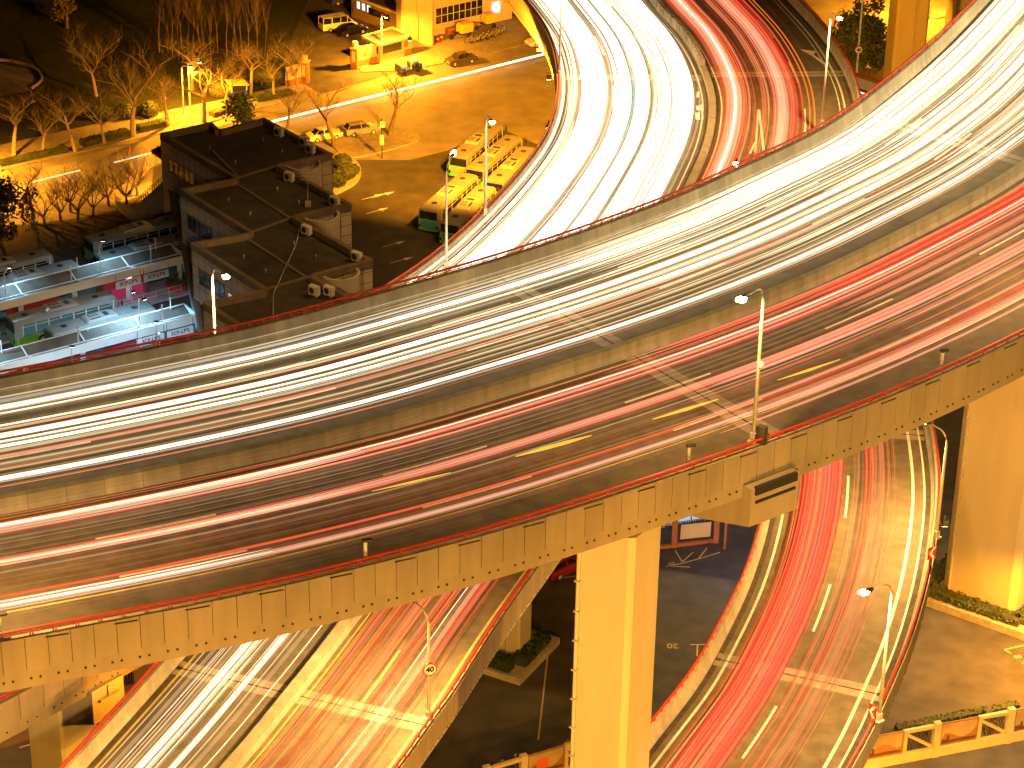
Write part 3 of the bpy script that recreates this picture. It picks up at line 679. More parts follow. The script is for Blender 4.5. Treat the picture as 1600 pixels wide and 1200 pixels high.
# ------------------------------------------------------------------ cross beams and piers
def crossbeam(root, strip, s, u0, u1, w, h, ztop, over=0.0, ledge=True):
    """hammerhead under a deck: a beam across it with sloping ends"""
    a = strip.pt(s, u0, 0); b = strip.pt(s, u1, 0, over); a.z = b.z = ztop; e = (b - a); Lb = e.length; e.normalize(); f = Vector((-e.y, e.x, 0))
    mb = MB(); prof = [(0, 0), (Lb, 0), (Lb, -h * .9), (Lb * .72, -h * 1.5), (Lb * .28, -h * 1.5), (0, -h * .9)]
    vs = [a + e * x + Vector((0, 0, z)) - f * w / 2 for x, z in prof] + [a + e * x + Vector((0, 0, z)) + f * w / 2 for x, z in prof]
    n = len(prof); mb.add(vs, [tuple(range(n)), tuple(range(2 * n - 1, n - 1, -1))] + [(i, n + i, n + (i + 1) % n, (i + 1) % n) for i in range(n)])
    if ledge:
        mb.box(b + e * .03 + Vector((0, 0, -.12)), (.2, w - .5, .5), math.atan2(e.y, e.x), 1); mb.box(b + e * .03 + Vector((0, 0, -h * .33)), (.14, w - .6, .12), math.atan2(e.y, e.x), 1)
    return mb.build('crossbeam', ['fascia_concrete', 'dark_gap'], root, world=True), (a + b) / 2
# main pier in the middle of the picture
pa = UP.pt(jx[0], .52, 0); ang = math.atan2(*(lambda t: (t.y, t.x))(UP.pt(jx[0], 1) - UP.pt(jx[0], 0)))
# big pier centre chosen from its traced corners
def pier_at(pxc, z, w, d, rz, root, ztop, **k):
    c = P(pxc[0], pxc[1], z); mb_ = pier(root, (0, 0), ztop, w, d, rz, **k) if False else None
    return c
def pier_w(root, c, w, d, rz, z0, ztop, pipe=None, ch=.3, band=None):
    mb = MB(); rot = Matrix.Rotation(rz, 3, 'Z'); pl = []
    for x, y in ((-w / 2 + ch, -d / 2), (w / 2 - ch, -d / 2), (w / 2, -d / 2 + ch), (w / 2, d / 2 - ch), (w / 2 - ch, d / 2), (-w / 2 + ch, d / 2), (-w / 2, d / 2 - ch), (-w / 2, -d / 2 + ch)):
        q = rot @ Vector((x, y, 0)); pl.append((c[0] + q.x, c[1] + q.y))
    mb.prism(pl, z0, ztop); o = mb.build('pier', 'pier_concrete', root, world=True)
    if band:
        mb = MB(); sc = 1.02; pb = [(c[0] + (x - c[0]) * sc, c[1] + (y - c[1]) * sc) for x, y in pl]; mb.prism(pb, z0, band); mb.build('pier_foot', 'concrete', root, world=True)
    if pipe:
        q = rot @ Vector((pipe[0], pipe[1], 0)); a = Vector((c[0] + q.x, c[1] + q.y, z0)); mb = MB(); mb.tube([a, a + Vector((0, 0, ztop - z0 - .3))], .1, 8); k = z0 + 1
        while k < ztop - 1: mb.box((a.x, a.y, k), (.32, .32, .08), rz); k += 1.9
        mb.build('drain_pipe', 'pier_concrete', root, world=True)
    return o
cA = P(968, 900, 46.0); pier_w(up_root, (cA.x, cA.y + 2.2), 3.6, 3.2, R(-33), 0, 48.3, pipe=(-1.42, -1.72))
crossbeam(up_root, UP, jx[0] - 1.7, .45, 1, 3.4, 2.5, ZU - .98, .8)
# big pier at the right edge, standing in a hedge
cL, cR = P(1473, 934, 0), P(1577, 970, 0); dB = (cR - cL); wB = dB.length + .5; rB = math.atan2(dB.y, dB.x); nB = Vector((-dB.y, dB.x, 0)).normalized(); cm = (cL + cR) / 2 + nB * 2.9
cB2 = (cm.x, cm.y); pier_w(up_root, cB2, wB, 5.8, rB, 0, ZU - 3, pipe=(-wB / 2 + .75, -3.02), ch=.55, band=.5)
mb = MB(); rot = Matrix.Rotation(rB, 3, 'Z'); hB = wB / 2
mb.prism([(cB2[0] + (rot @ Vector((x, y, 0))).x, cB2[1] + (rot @ Vector((x, y, 0))).y) for x, y in ((-hB - 2.2, -5.0), (hB + 2.2, -5.0), (hB + 2.2, 5), (-hB - 2.2, 5))], 0, .7, 0)
def hedge_mb(pts, z0, h, w, n=40, leaf=.16, dens=60):
    """clipped hedge along a path: many small leaves over and in a long box"""
    mb = MB(); L = [Vector((p[0], p[1], z0)) for p in pts]
    for a, b in zip(L[:-1], L[1:]):
        d = b - a; l = d.length; mb.beam(a + Vector((0, 0, h * .45)), b + Vector((0, 0, h * .45)), w * .8, h * .85)
        e = d.normalized(); f = Vector((-e.y, e.x, 0))
        for _ in range(int(l * w * dens)):
            p = a + d * rnd.random() + f * rnd.uniform(-w / 2, w / 2) + Vector((0, 0, rnd.uniform(.3, 1) * h)); leafq(mb, p, leaf)
    return mb
def leafq(mb, p, s, m=0):
    a = Vector((rnd.gauss(0, 1), rnd.gauss(0, 1), rnd.gauss(0, 1))).normalized(); b = a.orthogonal().normalized(); s *= rnd.uniform(.6, 1.3)
    mb.add([p - a * s, p - b * s * .55, p + a * s, p + b * s * .55], [(0, 1, 2, 3)], m)
tp = thing('planter', 'low kerbed planter around the foot of the big yellow pier', 'planter', (cB2[0], cB2[1], 0))
mb.build('kerb', 'curb_stone', tp, world=True)
hp = [(cB2[0] + (rot @ Vector((x, y, 0))).x, cB2[1] + (rot @ Vector((x, y, 0))).y) for x, y in ((-hB - 1.15, 4.2), (-hB - 1.15, -3.95), (hB + 1.15, -3.95), (hB + 1.15, 4.2))]
hedge_mb(hp, .7, .7, 1.5).build('hedge', 'hedge', tp, world=True)
# pier and planter under the lower left ramp
cC = P(792, 1035, 0); pier_w(rl, (cC.x, cC.y + 1.2), 3.4, 2.2, R(-28), 0, ZL - 2.4, pipe=(.6, -1.25), ch=.15, band=1.2)
rot = Matrix.Rotation(R(-28), 3, 'Z'); cC2 = (cC.x - .2, cC.y + .6)
tp = thing('planter', 'kerbed planter with dark bushes at the foot of the slim pier, bottom centre', 'planter', (cC2[0], cC2[1], 0))
mb = MB(); mb.prism([(cC2[0] + (rot @ Vector((x, y, 0))).x, cC2[1] + (rot @ Vector((x, y, 0))).y) for x, y in ((-4.6, -2.9), (3.0, -2.9), (3.0, 4.2), (-4.6, 4.2))], 0, .6, 0); mb.build('kerb', 'curb_stone', tp, world=True)
for a, b in (((-2.5, -2.1), (1.8, -2.1)), ((2.1, -1.2), (2.1, 3.2))):
    q = [(cC2[0] + (rot @ Vector((x, y, 0))).x, cC2[1] + (rot @ Vector((x, y, 0))).y) for x, y in (a, b)]
    hedge_mb(q, .6, 1.1, 1.3, leaf=.22, dens=45).build('bush', 'leaf_dark', tp, world=True)
# left pier with its cross beam under the white ramp
cD = P(92, 1130, 22.0); pier_w(rw, (cD.x, cD.y + 1), 3.6, 3.0, R(-40), 0, 26, ch=.2)
sd_ = RW.find(150, 1035, -1)[0]
mb = MB(); a = P(20, 985, 26.6); b = P(168, 1068, 26.6); e = (b - a).normalized(); f = Vector((-e.y, e.x, 0))
for off, w, hh in ((0, 2.6, 2.6),):
    Lb = (b - a).length; prof = [(0, 0), (Lb, 0), (Lb, -hh * .95), (Lb - .6, -hh * 1.05), (Lb - 3.0, -hh * 1.5), (0, -hh * 1.5)]
    vs = [a + e * x + Vector((0, 0, z)) - f * w / 2 for x, z in prof] + [a + e * x + Vector((0, 0, z)) + f * w / 2 for x, z in prof]; n = len(prof)
    mb.add(vs, [tuple(range(n)), tuple(range(2 * n - 1, n - 1, -1))] + [(i, n + i, n + (i + 1) % n, (i + 1) % n) for i in range(n)])
mb.box(b + e * .05 + Vector((0, 0, -.9)), (.3, 1.6, .15), math.atan2(e.y, e.x)); mb.box(b + e * .05 + Vector((0, 0, -.5)), (.2, .15, .8), math.atan2(e.y, e.x))
mb.build('crossbeam', 'pier_concrete', rw, world=True)
# piers at the top: right of the red ramp and beside the gate house
for px, w, d, top, lab in (((1408, 150), 4.4, 3.4, 44, 0), ((1500, 60), 4, 3, 40, 0), ((1258, -10), 3.4, 3, 24, 0)):
    c = P(px[0], px[1], 0); pier_w(rs if w < 4.2 else up_root, (c.x, c.y), w, d, R(12), 0, top, pipe=(.2, -d / 2 - .12))
c = P(648, 74, 0); pier_w(rw, (c.x, c.y + 1.2), 4.6, 3.0, R(20), 0, 26, pipe=(-.2, -1.65))

# ------------------------------------------------------------------ added mast lights (made up, outside the picture, to light decks and piers)
def mast(loc, H, label, power, tgt, size=80, col=SODIUM):
    t = thing('added_mast_light', label, 'mast light', loc, 0, 'added mast lights out of view'); mb = MB()
    mb.tube([(0, 0, 0), (0, 0, H * .5), (0, 0, H)], [.45, .3, .16], 12); mb.build('mast', 'pole_metal', t, smooth=True)
    mb = MB(); mb.lathe([(.3, H - .2), (1.2, H - .1), (1.25, H + .1), (.2, H + .35)], n=16); hd = mb.build('lamp_ring', 'dark_metal', t)
    mb = MB()
    for k in range(6): w = k * math.pi / 3; mb.box((1.3 * math.cos(w), 1.3 * math.sin(w), H - .1), (.5, .4, .3), w)
    mb.build('floodlight', 'pole_metal', hd)
    ld = bpy.data.lights.new('lamp_light', 'SPOT'); ld.energy = power; ld.color = col; ld.spot_size = R(size); ld.spot_blend = .6; ld.shadow_soft_size = .4
    o = bpy.data.objects.new('lamp_light', ld); COL.objects.link(o); o.parent = t; o.location = (0, 0, H - .4)
    d = Vector(tgt) - (Vector(loc) + Vector((0, 0, H - .4))); o.rotation_euler = d.to_track_quat('-Z', 'Y').to_euler()
    return t
DEEPM = (1, .44, .055); WARM = (1, .6, .16)
mast((-22, 62, 0), 40, 'added unseen mast light in front of the high deck, left one, below the picture edge', 400000, (-14, 118, 42), 85, DEEPM)
mast((30, 66, 0), 40, 'added unseen mast light in front of the high deck, right one, below the picture edge', 600000, (14, 114, 38), 112, DEEPM)
mast((46, 44, 0), 80, 'added unseen tallest mast light, right of the camera and outside the picture', 380000, (36, 150, 52), 56, WARM)
mast((4, 36, 0), 78, 'added unseen tallest mast light, under the camera and outside the picture', 260000, (-2, 135, 50), 60, WARM)
mast((74, 172, 0), 78, 'added unseen tallest mast light behind the high deck, outside the right edge of the picture', 540000, (36, 155, 52), 110, (1, .72, .32))
# ------------------------------------------------------------------ park, pavements, yard
def rot2(x, y, a): return (x * math.cos(a) - y * math.sin(a), x * math.sin(a) + y * math.cos(a))
poly('lawn', [(-160, 262), (0, 226), (60, 214), (130, 197), (250, 174), (340, 156), (440, 134), (455, 60), (600, -260), (-400, -260)], .10, 'lawn', z0=0)
poly('pavement', [(-160, 303), (0, 266), (110, 241), (250, 208), (330, 190), (415, 166), (502, 147), (470, 128), (440, 134.5), (340, 156.5), (250, 174.5), (130, 197.5), (0, 226.5), (-160, 262.5)], .14, 'paving', z0=0)
poly('forecourt', [(640, 109), (700, 96.5), (800, 74), (900, 52), (900, 20), (700, 30), (655, 70), (560, 104), (565, 112)], .13, 'paving', z0=0)
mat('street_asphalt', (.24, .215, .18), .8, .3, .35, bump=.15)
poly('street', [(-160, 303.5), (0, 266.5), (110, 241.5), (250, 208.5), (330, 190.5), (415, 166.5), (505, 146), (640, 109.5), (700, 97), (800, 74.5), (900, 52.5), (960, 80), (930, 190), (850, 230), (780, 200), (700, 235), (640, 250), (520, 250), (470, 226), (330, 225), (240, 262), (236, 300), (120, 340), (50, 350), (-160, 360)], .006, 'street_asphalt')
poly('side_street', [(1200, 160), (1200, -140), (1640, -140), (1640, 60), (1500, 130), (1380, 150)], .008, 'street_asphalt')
poly('flower_bed', [(-80, 352), (50, 352), (120, 345), (182, 331), (236, 318), (250, 352), (190, 366), (60, 400), (-80, 430)], .12, 'soil', z0=0)
poly('path', [(70, 262), (120, 252), (185, 300), (182, 328), (140, 338), (90, 345), (50, 330)], .012, 'paving')
poly('path', [(-60, 108), (0, 100), (40, 106), (60, 118), (58, 132), (40, 143), (0, 150), (-60, 152)], .115, 'paving')
for i, (pts, lab) in enumerate((((( -60, 100), (0, 97), (26, 101), (48, 108), (62, 119), (62, 130), (50, 140)), 'round stone kerb of the dark park terrace, far left'),)):
    mb = MB(); w = [P(x, y, 0) for x, y in pts]
    mb.loft([[p + Vector((0, 0, .1)), p + Vector((.25, .25, .1)), p + Vector((.25, .25, .45)), p + Vector((0, 0, .45))] for p in spline(w, 24)])
    tag(mb.build('stone_kerb', 'curb_stone'), lab, 'kerb')
# traffic island with the two bare trees, and the round planter
def island(px, z, name='traffic_island', m='paving'):
    mb = MB(); w = spline([P(x, y, 0) for x, y in px + [px[0]]], 60)[:-1]
    mb.prism([(p.x, p.y) for p in w], 0, z, 1, 0, False); return tag(mb.build(name, [m, 'curb_stone']), kind='structure')
island([(520, 230), (575, 212), (610, 206), (640, 206), (655, 212), (652, 221), (630, 229), (590, 240), (555, 247), (535, 243)], .15)
# yard arrows
mb = MB()
for x, y in ((592, 330), (601, 305), (618, 382), (630, 407), (585, 308)):
    a = P(x - 20, y + 4, .008); b = P(x + 2, y - 2, .008); mb.beam(a, b, .11, .004); d = (b - a).normalized(); f = Vector((-d.y, d.x, 0))
    mb.add([b + f * .36, b - f * .36, b + d * 1.2], [(0, 1, 2)])
tag(mb.build('road_marking', 'lane_paint'), kind='structure')
mb = MB()
for a, b in (((1078, 886), (1043, 884)), ((1083, 863), (1066, 878)), ((1055, 860), (1066, 878)), ((1105, 856), (1092, 872)), ((1125, 863), (1092, 873)), ((1092, 873), (1066, 880)), ((1066, 880), (1040, 885)), ((1078, 1007), (1102, 1007)), ((1090, 1007), (1089, 1025)), ((858, 1004), (841, 1156)), ((858, 1003), (873, 1003)), ((1570, 1015), (1600, 1008)), ((1570, 1015), (1580, 1021)), ((1596, 1036), (1620, 1032)), ((860, 905), (900, 900)), ((30, 1168), (180, 1128)), ((120, 1105), (260, 1070))):
    mb.beam(P(*a, .01), P(*b, .01), .13, .004)
tag(mb.build('road_marking', 'edge_paint'), kind='structure')
def ground_text(s, x, y, size, rz):
    o = text(s, size, 'edge_paint', None, P(x, y, .012), (0, 0, rz), 'road_marking'); tag(o, kind='structure')
ground_text('20', 1051, 1009, 1.0, R(180)); ground_text('8', 1591, 1026, .9, R(100)); ground_text('20', 1050, 881, .7, R(200))

# ------------------------------------------------------------------ bare trees
def bare_tree(h, spread, seed, lean=(0, 0), fork=.3, kink=.35, twig=1.0, n0=5):
    g = random.Random(seed); wood = MB(); tw = MB()
    def limb(p, d, l, r, lev):
        k = 4 if lev < 2 else 3; pts = [p]; rs = [r]; q = p
        for i in range(k):
            d = (d + Vector((g.gauss(0, kink), g.gauss(0, kink), g.gauss(0, kink * .5) + (.12 if lev else 0))) * (.55 if lev else .2)).normalized()
            q = q + d * l / k; pts.append(q); rs.append(r * (1 - .5 * (i + 1) / k))
        (wood if lev < 3 else tw).tube(pts, rs, 6 if lev < 2 else (4 if lev < 3 else 3), cap=False)
        if lev >= (4 if twig >= 1 else 3): return
        n = {0: n0, 1: 5, 2: 6, 3: 5}[lev]
        for j in range(n):
            t = g.uniform(.45, 1) if lev else g.uniform(.86, 1); a = pts[min(k, int(t * k))]
            if j == 0: a = pts[-1]
            w = g.uniform(0, 6.283) if lev else 6.283 * (j + g.uniform(-.3, .3)) / n
            out = Vector((math.cos(w), math.sin(w), 0)); nd = (d * (.75 if lev else .8) + out * spread * (1 if lev < 2 else .8) + Vector((0, 0, .18))).normalized()
            limb(a, nd, l * (g.uniform(.5, .75) if lev else g.uniform(.6, .85) * (1 - fork) / fork * .55), rs[-1] * .72 if lev < 2 else rs[-1] * .6, lev + 1)
    limb(Vector((0, 0, 0)), Vector((lean[0], lean[1], 1)).normalized(), h * fork, h * (.023 if spread > .2 else .0055), 0)
    top = max(v[2] for v in wood.v + tw.v); k = h / top
    for m_ in (wood, tw): m_.v = [(x * k if abs(x) > 0 else x, y * k, z * k) for x, y, z in m_.v]
    return wood, tw
PROTO = {}
def plant_tree(key, px, label, rz=0, sc=1.0, bark='bark', group=None, name='bare_tree', **kw):
    if key not in PROTO:
        w, t_ = bare_tree(**kw); root = thing(name, label, 'tree', P(px[0], px[1], .1), rz, group); w.build('trunk', bark, root, smooth=True); t_.build('crown', bark, root); PROTO[key] = root
    else:
        root = copy_tree(PROTO[key]); root.location = P(px[0], px[1], .1); root.rotation_euler = (0, 0, rz); root['label'] = label
        if group: root['group'] = group
    root.scale = (sc, sc, sc)
    return root
GP = 'bare plane trees along the park pavement'
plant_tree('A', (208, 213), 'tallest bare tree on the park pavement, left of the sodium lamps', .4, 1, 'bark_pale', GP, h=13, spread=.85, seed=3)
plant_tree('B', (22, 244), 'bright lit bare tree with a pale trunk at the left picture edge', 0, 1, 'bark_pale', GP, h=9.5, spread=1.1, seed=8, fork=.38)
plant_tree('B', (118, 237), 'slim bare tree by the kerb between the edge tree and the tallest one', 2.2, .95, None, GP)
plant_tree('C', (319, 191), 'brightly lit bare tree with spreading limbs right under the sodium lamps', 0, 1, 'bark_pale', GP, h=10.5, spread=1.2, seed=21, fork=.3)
plant_tree('B', (391, 148), 'bare tree with pale limbs beside the blue and yellow kiosk', 4.1, .95, None, GP)
plant_tree('A', (466, 147), 'bare tree in front of the left gate pillar', 2.4, .7, None, GP)
GI = 'dark bare trees between road and bus yard'
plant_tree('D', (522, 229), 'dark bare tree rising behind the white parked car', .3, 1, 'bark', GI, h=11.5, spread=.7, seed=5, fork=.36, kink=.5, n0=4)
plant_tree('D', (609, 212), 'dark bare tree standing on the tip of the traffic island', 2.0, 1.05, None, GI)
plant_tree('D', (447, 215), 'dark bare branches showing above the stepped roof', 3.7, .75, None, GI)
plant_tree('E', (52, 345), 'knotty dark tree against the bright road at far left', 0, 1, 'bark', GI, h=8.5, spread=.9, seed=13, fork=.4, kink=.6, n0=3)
GB = 'leafless shrubs in front of the bright road'
for i, (x, y, s, lab) in enumerate(((122, 347, 1.2, 'dense leafless shrub in the middle of the flower bed'), (198, 322, 1.15, 'leafless small tree beside the curved stair fence'), (70, 352, 1.0, 'low leafless shrub beside the dark evergreen tree'), (95, 345, 1.0, 'leafless shrub with red twigs left of the middle shrub'), (146, 338, 1.05, 'thin leafless shrub between the middle shrub and the curved fence'))):
    plant_tree('F', (x, y), lab, i * 1.3, s, 'bark', GB, name='shrub', h=7, spread=.8, seed=31, fork=.16, kink=.4, n0=6)
for i, (x, y, k, sc, lab) in enumerate(((68, 241, 'A', .6, 'smaller bare tree between the edge tree and the slim one'), (163, 224, 'C', .75, 'bare tree between the slim one and the tallest one'), (262, 197, 'B', .9, 'bare tree with its crown around the sodium lamp heads'), (352, 176, 'A', .7, 'bare tree in front of the kiosk'), (428, 153, 'C', .7, 'bare tree between the kiosk and the left gate pillar'), (150, 150, 'A', .8, 'bare tree farther back on the dark lawn'), (300, 140, 'C', .9, 'bare tree on the lawn behind the sodium lamps'))):
    plant_tree(k, (x, y), lab, 1.7 * i, sc, None, GP)
for i, (x, y, s_, lab) in enumerate(((35, 340, 1.1, 'leafless shrub at the left end of the flower bed'), (110, 330, 1.0, 'leafless shrub against the bright road, second row left'), (170, 322, 1.0, 'leafless shrub against the bright road, second row right'), (215, 305, 1.0, 'leafless tree against the bright road left of the stair'), (60, 375, .8, 'leafless shrub in the dark part of the flower bed'))):
    plant_tree('F', (x, y), lab, i * .9, s_, None, GB, name='shrub')
GPp = 'thin bare poplars in the dark park'
for i in range(20):
    x = 250 + (i * 37) % 170 + rnd.uniform(-5, 5); y = 82 + (i * 13) % 30
    plant_tree('P%d' % (i % 2), (x, y), 'thin upright bare poplar in the dark park behind the sodium lamps', i * 1.1, rnd.uniform(.85, 1.2), 'bark', GPp, name='poplar', h=11, spread=.16, seed=60 + i % 2, fork=.4, kink=.2, n0=4, twig=.5)
# ------------------------------------------------------------------ leafy trees and bushes
def leafy(name, label, px, h, r, m='leaf_dark', n=2600, leaf=.22, trunk=.22, group=None, zb=0, low=.28):
    root = thing(name, label, 'tree', P(px[0], px[1], zb), 0, group); mb = MB(); mb.tube([(0, 0, 0), (.1, 0, h * .4), (0, .1, h * .8)], [trunk, trunk * .7, .05], 8)
    cl = []
    for _ in range(16):
        w = rnd.uniform(0, 6.28); q = rnd.random() ** .5 * r * .75; z = rnd.uniform(low * h, h * .95); k = 1 - abs(z / h - .5) * .9
        c = Vector((q * math.cos(w) * k, q * math.sin(w) * k, z)); cl.append((c, rnd.uniform(.25, .5) * r)); mb.tube([(0, 0, h * .35), c], [.07, .02], 5)
    mb.build('trunk', 'bark', root); mb = MB()
    for _ in range(n):
        c, q = rnd.choice(cl); v = Vector((rnd.gauss(0, 1), rnd.gauss(0, 1), rnd.gauss(0, .8))).normalized() * q * rnd.random() ** .4; leafq(mb, c + v, leaf)
    mb.build('crown', m, root); return root
leafy('evergreen_tree', 'black evergreen tree cut by the left picture edge, above the buses', (2, 385), 8.5, 4.6, n=3000)
leafy('evergreen_tree', 'round dark evergreen tree behind the far corner of the stepped roof', (381, 212), 5.5, 2.8, n=1900)
leafy('pale_tree', 'faintly lit leafy tree alone in the dark park, top left', (105, 45), 6, 2.4, 'hedge_dry', n=500, leaf=.2)
for i, (x, y, h, r, lab) in enumerate(((1330, 122, 9, 4.0, 'lit green tree left of the tall grey pier, nearest the red ramp'), (1362, 116, 8, 3.6, 'lit green tree touching the tall grey pier'), (1345, 90, 8, 4, 'lit green tree behind the other two by the tall grey pier'))):
    leafy('leafy_tree', lab, (x, y), h, r, 'leaf', n=2200, group='trees beside the tall grey pier', leaf=.26)
def bush(px, r, label, m='hedge', group=None, h=None, z=.1):
    root = thing('bush', label, 'bush', P(px[0], px[1], z), 0, group); mb = MB(); h = h or r * .85
    mb.blob((0, 0, h * .8), (r * .9, r * .9, h * .95), 12, 8, .05)
    for _ in range(int(420 * r)):
        v = Vector((rnd.gauss(0, 1), rnd.gauss(0, 1), rnd.gauss(0, 1))).normalized(); leafq(mb, Vector((v.x * r, v.y * r, h * .8 + v.z * h)), .13)
    mb.build('foliage', m, root); mb = MB(); mb.tube([(0, 0, 0), (0, 0, h * .5)], .08, 6); mb.build('stem', 'bark', root); return root
GBu = 'clipped round bushes in the park'
bush((197, 184), 1.3, 'clipped round bush left of the tallest bare tree', group=GBu); bush((233, 181), 1.3, 'clipped round bush right of the tallest bare tree', group=GBu)
bush((342, 150), 1.2, 'clipped round bush right of the brightly lit tree', 'hedge_dry', GBu); bush((372, 140), 1.3, 'clipped bush behind the kiosk', group=GBu)
bush((420, 128), 2.6, 'wide dark bush by the left gate pillar', group=GBu, h=1.7); bush((160, 182), 1.5, 'low wide bush on the lawn by the walkway', group=GBu, h=.7)
for i, (a, b, w, hh, m, lab) in enumerate((((0, 259), (104, 236), 1.3, .7, 'hedge', 'low hedge strip by the kerb from the edge tree to the slim tree'), ((128, 228), (200, 210), 1.6, .8, 'hedge', 'low hedge strip between the slim tree and the tallest tree'), ((216, 205), (262, 194), 1.5, .8, 'hedge', 'low hedge strip right of the tallest tree'), ((330, 182), (360, 172), 1.3, .7, 'hedge_dry', 'low dry hedge strip under the brightly lit tree'), ((400, 158), (455, 146), 1.6, .6, 'hedge', 'low hedge strip between kiosk and gate'))):
    p, q = P(*a, .14), P(*b, .14); hd = hedge_mb([p, q], .14, hh, w, leaf=.14, dens=50); tag(hd.build('hedge', m), lab, 'hedge', 'low hedges along the park kerb')
# bare shrubs coloured white to paint in the lamp's glare
gl = plant_tree('G', (272, 203), 'small bare shrub with lamp glare painted on as white, beside the sodium lamp poles', .5, 1, 'white_paint', GP, name='shrub', h=3, spread=1.2, seed=77, fork=.15, n0=7)
plant_tree('G', (300, 196), 'small shrub with painted white glare, right of the other such shrub', 2.5, 1.0, None, GP, name='shrub')
# low railing between walkway and lawn
mb = MB(); a = P(-20, 229, .14); b = P(250, 173, .14); n = int((b - a).length / 1.5)
for i in range(n + 1): mb.beam(a.lerp(b, i / n), a.lerp(b, i / n) + Vector((0, 0, .75)), .06, .06)
for h in (.4, .72): mb.beam(a + Vector((0, 0, h)), b + Vector((0, 0, h)), .03, .03)
tag(mb.build('railing', 'dark_metal'), 'low dark railing between the park lawn and the walkway', 'railing')
# planter with round bushes by the stepped building
rp = P(543, 285, 0); tp = thing('planter', 'curved kerbed planter with ball bushes by the stepped building', 'planter', rp)
mb = MB(); w = spline([P(x, y, 0) for x, y in ((505, 300), (512, 262), (530, 243), (552, 252), (564, 268), (558, 286), (540, 298), (520, 306), (505, 300))], 40)[:-1]
mb.prism([(p.x, p.y) for p in w], 0, .45, 0); mb.build('kerb', 'curb_stone', tp, world=True)
for x, y, r, lab in ((535, 262, 1.15, 'ball bush at the far end of the curved planter'), (541, 278, 1.2, 'ball bush in the middle of the curved planter'), (527, 289, 1.25, 'ball bush at the near end of the curved planter'), (552, 272, .8, 'smallest ball bush of the curved planter')):
    bush((x, y), r, lab, 'hedge', 'ball bushes in the curved planter', z=.45)

# ------------------------------------------------------------------ the stepped building
mat('wall_panel', (.48, .42, .34), .7, .15, .6); mat('roof_felt', (.05, .042, .034), .9, .4, .7); mat('parapet_stone', (.16, .12, .085), .85, .3, 1.5); mat('trim_brown', (.2, .13, .09), .7, .2, 1)
mat('ac_white', (.6, .58, .53), .5, .1, 2); mat('white_wall', (.7, .72, .74), .6, .08, 1)
emit('window_cold', (.6, .85, .9), .5)
ZB = 11.0
za = lambda x, y, z=ZB: P(200 + .3084 * x, 160 + .3084 * y, z)
LEFT = [(163, 158), (545, 385), (262, 440), (618, 660), (320, 712), (692, 950), (380, 1015), (760, 1260)]
RIGHT = [(1050, 1190), (1350, 1110), (938, 878), (1240, 800), (848, 578), (1132, 515), (765, 318), (1035, 262), (690, 80), (462, 140), (425, 102)]
roof = [za(*q) for q in LEFT + RIGHT]
c0 = P(400, 330, 0); bd = thing('stepped_building', 'dark flat roofed bus station building with sawtooth sides', 'building', c0)
mb = MB(); mb.prism([(p.x, p.y) for p in roof], ZB - .9, ZB - .6, 0); mb.build('roof', 'roof_felt', bd, world=True)
area = sum(roof[i].x * roof[(i + 1) % len(roof)].y - roof[(i + 1) % len(roof)].x * roof[i].y for i in range(len(roof)))
def wall(mb, p, q, z0, z1, grid=1.25, gz=1.15, m=0, ml=1):
    d = (q - p); l = d.length; d.normalize(); nrm = Vector((d.y, -d.x, 0)) * (1 if area > 0 else -1)
    a, b = Vector((p.x, p.y, 0)), Vector((q.x, q.y, 0)); Z = lambda v, z: Vector((v.x, v.y, z))
    mb.add([Z(a, z0), Z(b, z0), Z(b, z1), Z(a, z1)], [(0, 1, 2, 3)], m)
    o = nrm * .012; n = max(1, round(l / grid))
    for i in range(n + 1):
        c = a + d * (l * i / n) + o; mb.add([Z(c - d * .025, z0), Z(c + d * .025, z0), Z(c + d * .025, z1), Z(c - d * .025, z1)], [(0, 1, 2, 3)], ml)
    k = z1 - gz
    while k > z0 + .2:
        mb.add([Z(a + o, k), Z(b + o, k), Z(b + o, k + .05), Z(a + o, k + .05)], [(0, 1, 2, 3)], ml); k -= gz
    return nrm
mb = MB(); NL = []
for i in range(len(roof)):
    p, q = roof[i], roof[(i + 1) % len(roof)]; z0 = 4.3 if i < len(LEFT) - 1 else 0
    NL.append(wall(mb, p, q, z0, ZB - .05))
mb.build('wall', ['wall_panel', 'dark_gap'], bd, world=True)
mb = MB()
for i in range(len(roof)):
    p, q = roof[i], roof[(i + 1) % len(roof)]; n_ = NL[i]; d = (q - p).normalized()
    a = p - n_ * .2 + d * .0; b = q - n_ * .2; a.z = b.z = ZB - .3; mb.beam(a, b, .5, .7 + .004 * (i % 3))
mb.build('parapet', 'parapet_stone', bd, world=True)
mb = MB()     # kerbs across the roof between the blocks
for a, b in (((545, 385), (765, 318)), ((618, 660), (848, 578)), ((692, 950), (938, 878)), ((430, 250), (560, 380)), ((500, 380), (900, 640)), ((600, 690), (930, 905))):
    mb.beam(za(*a, ZB - .55), za(*b, ZB - .55), .28, .22)
mb.build('roof_kerb', 'parapet_stone', bd, world=True)
for q in ((685, 195), (415, 238), (545, 312), (782, 255), (510, 500), (757, 447), (620, 572), (866, 512), (588, 790), (842, 720), (697, 862), (953, 790)):
    mb = MB(); mb.lathe([(.07, 0), (.07, .3), (.13, .34), (.02, .42)], za(*q, ZB - .6), 8); mb.build('roof_vent', 'concrete', bd, world=True)
mb = MB(); cb = [(868, 640), (850, 720), (800, 830), (760, 920), (738, 970), (735, 1060), (740, 1100)]; mb.tube(spline([za(*q, ZB - .5) for q in cb], 30), .035, 5); mb.build('cable', 'white_metal', bd, world=True)
mb = MB()    # thin aerial
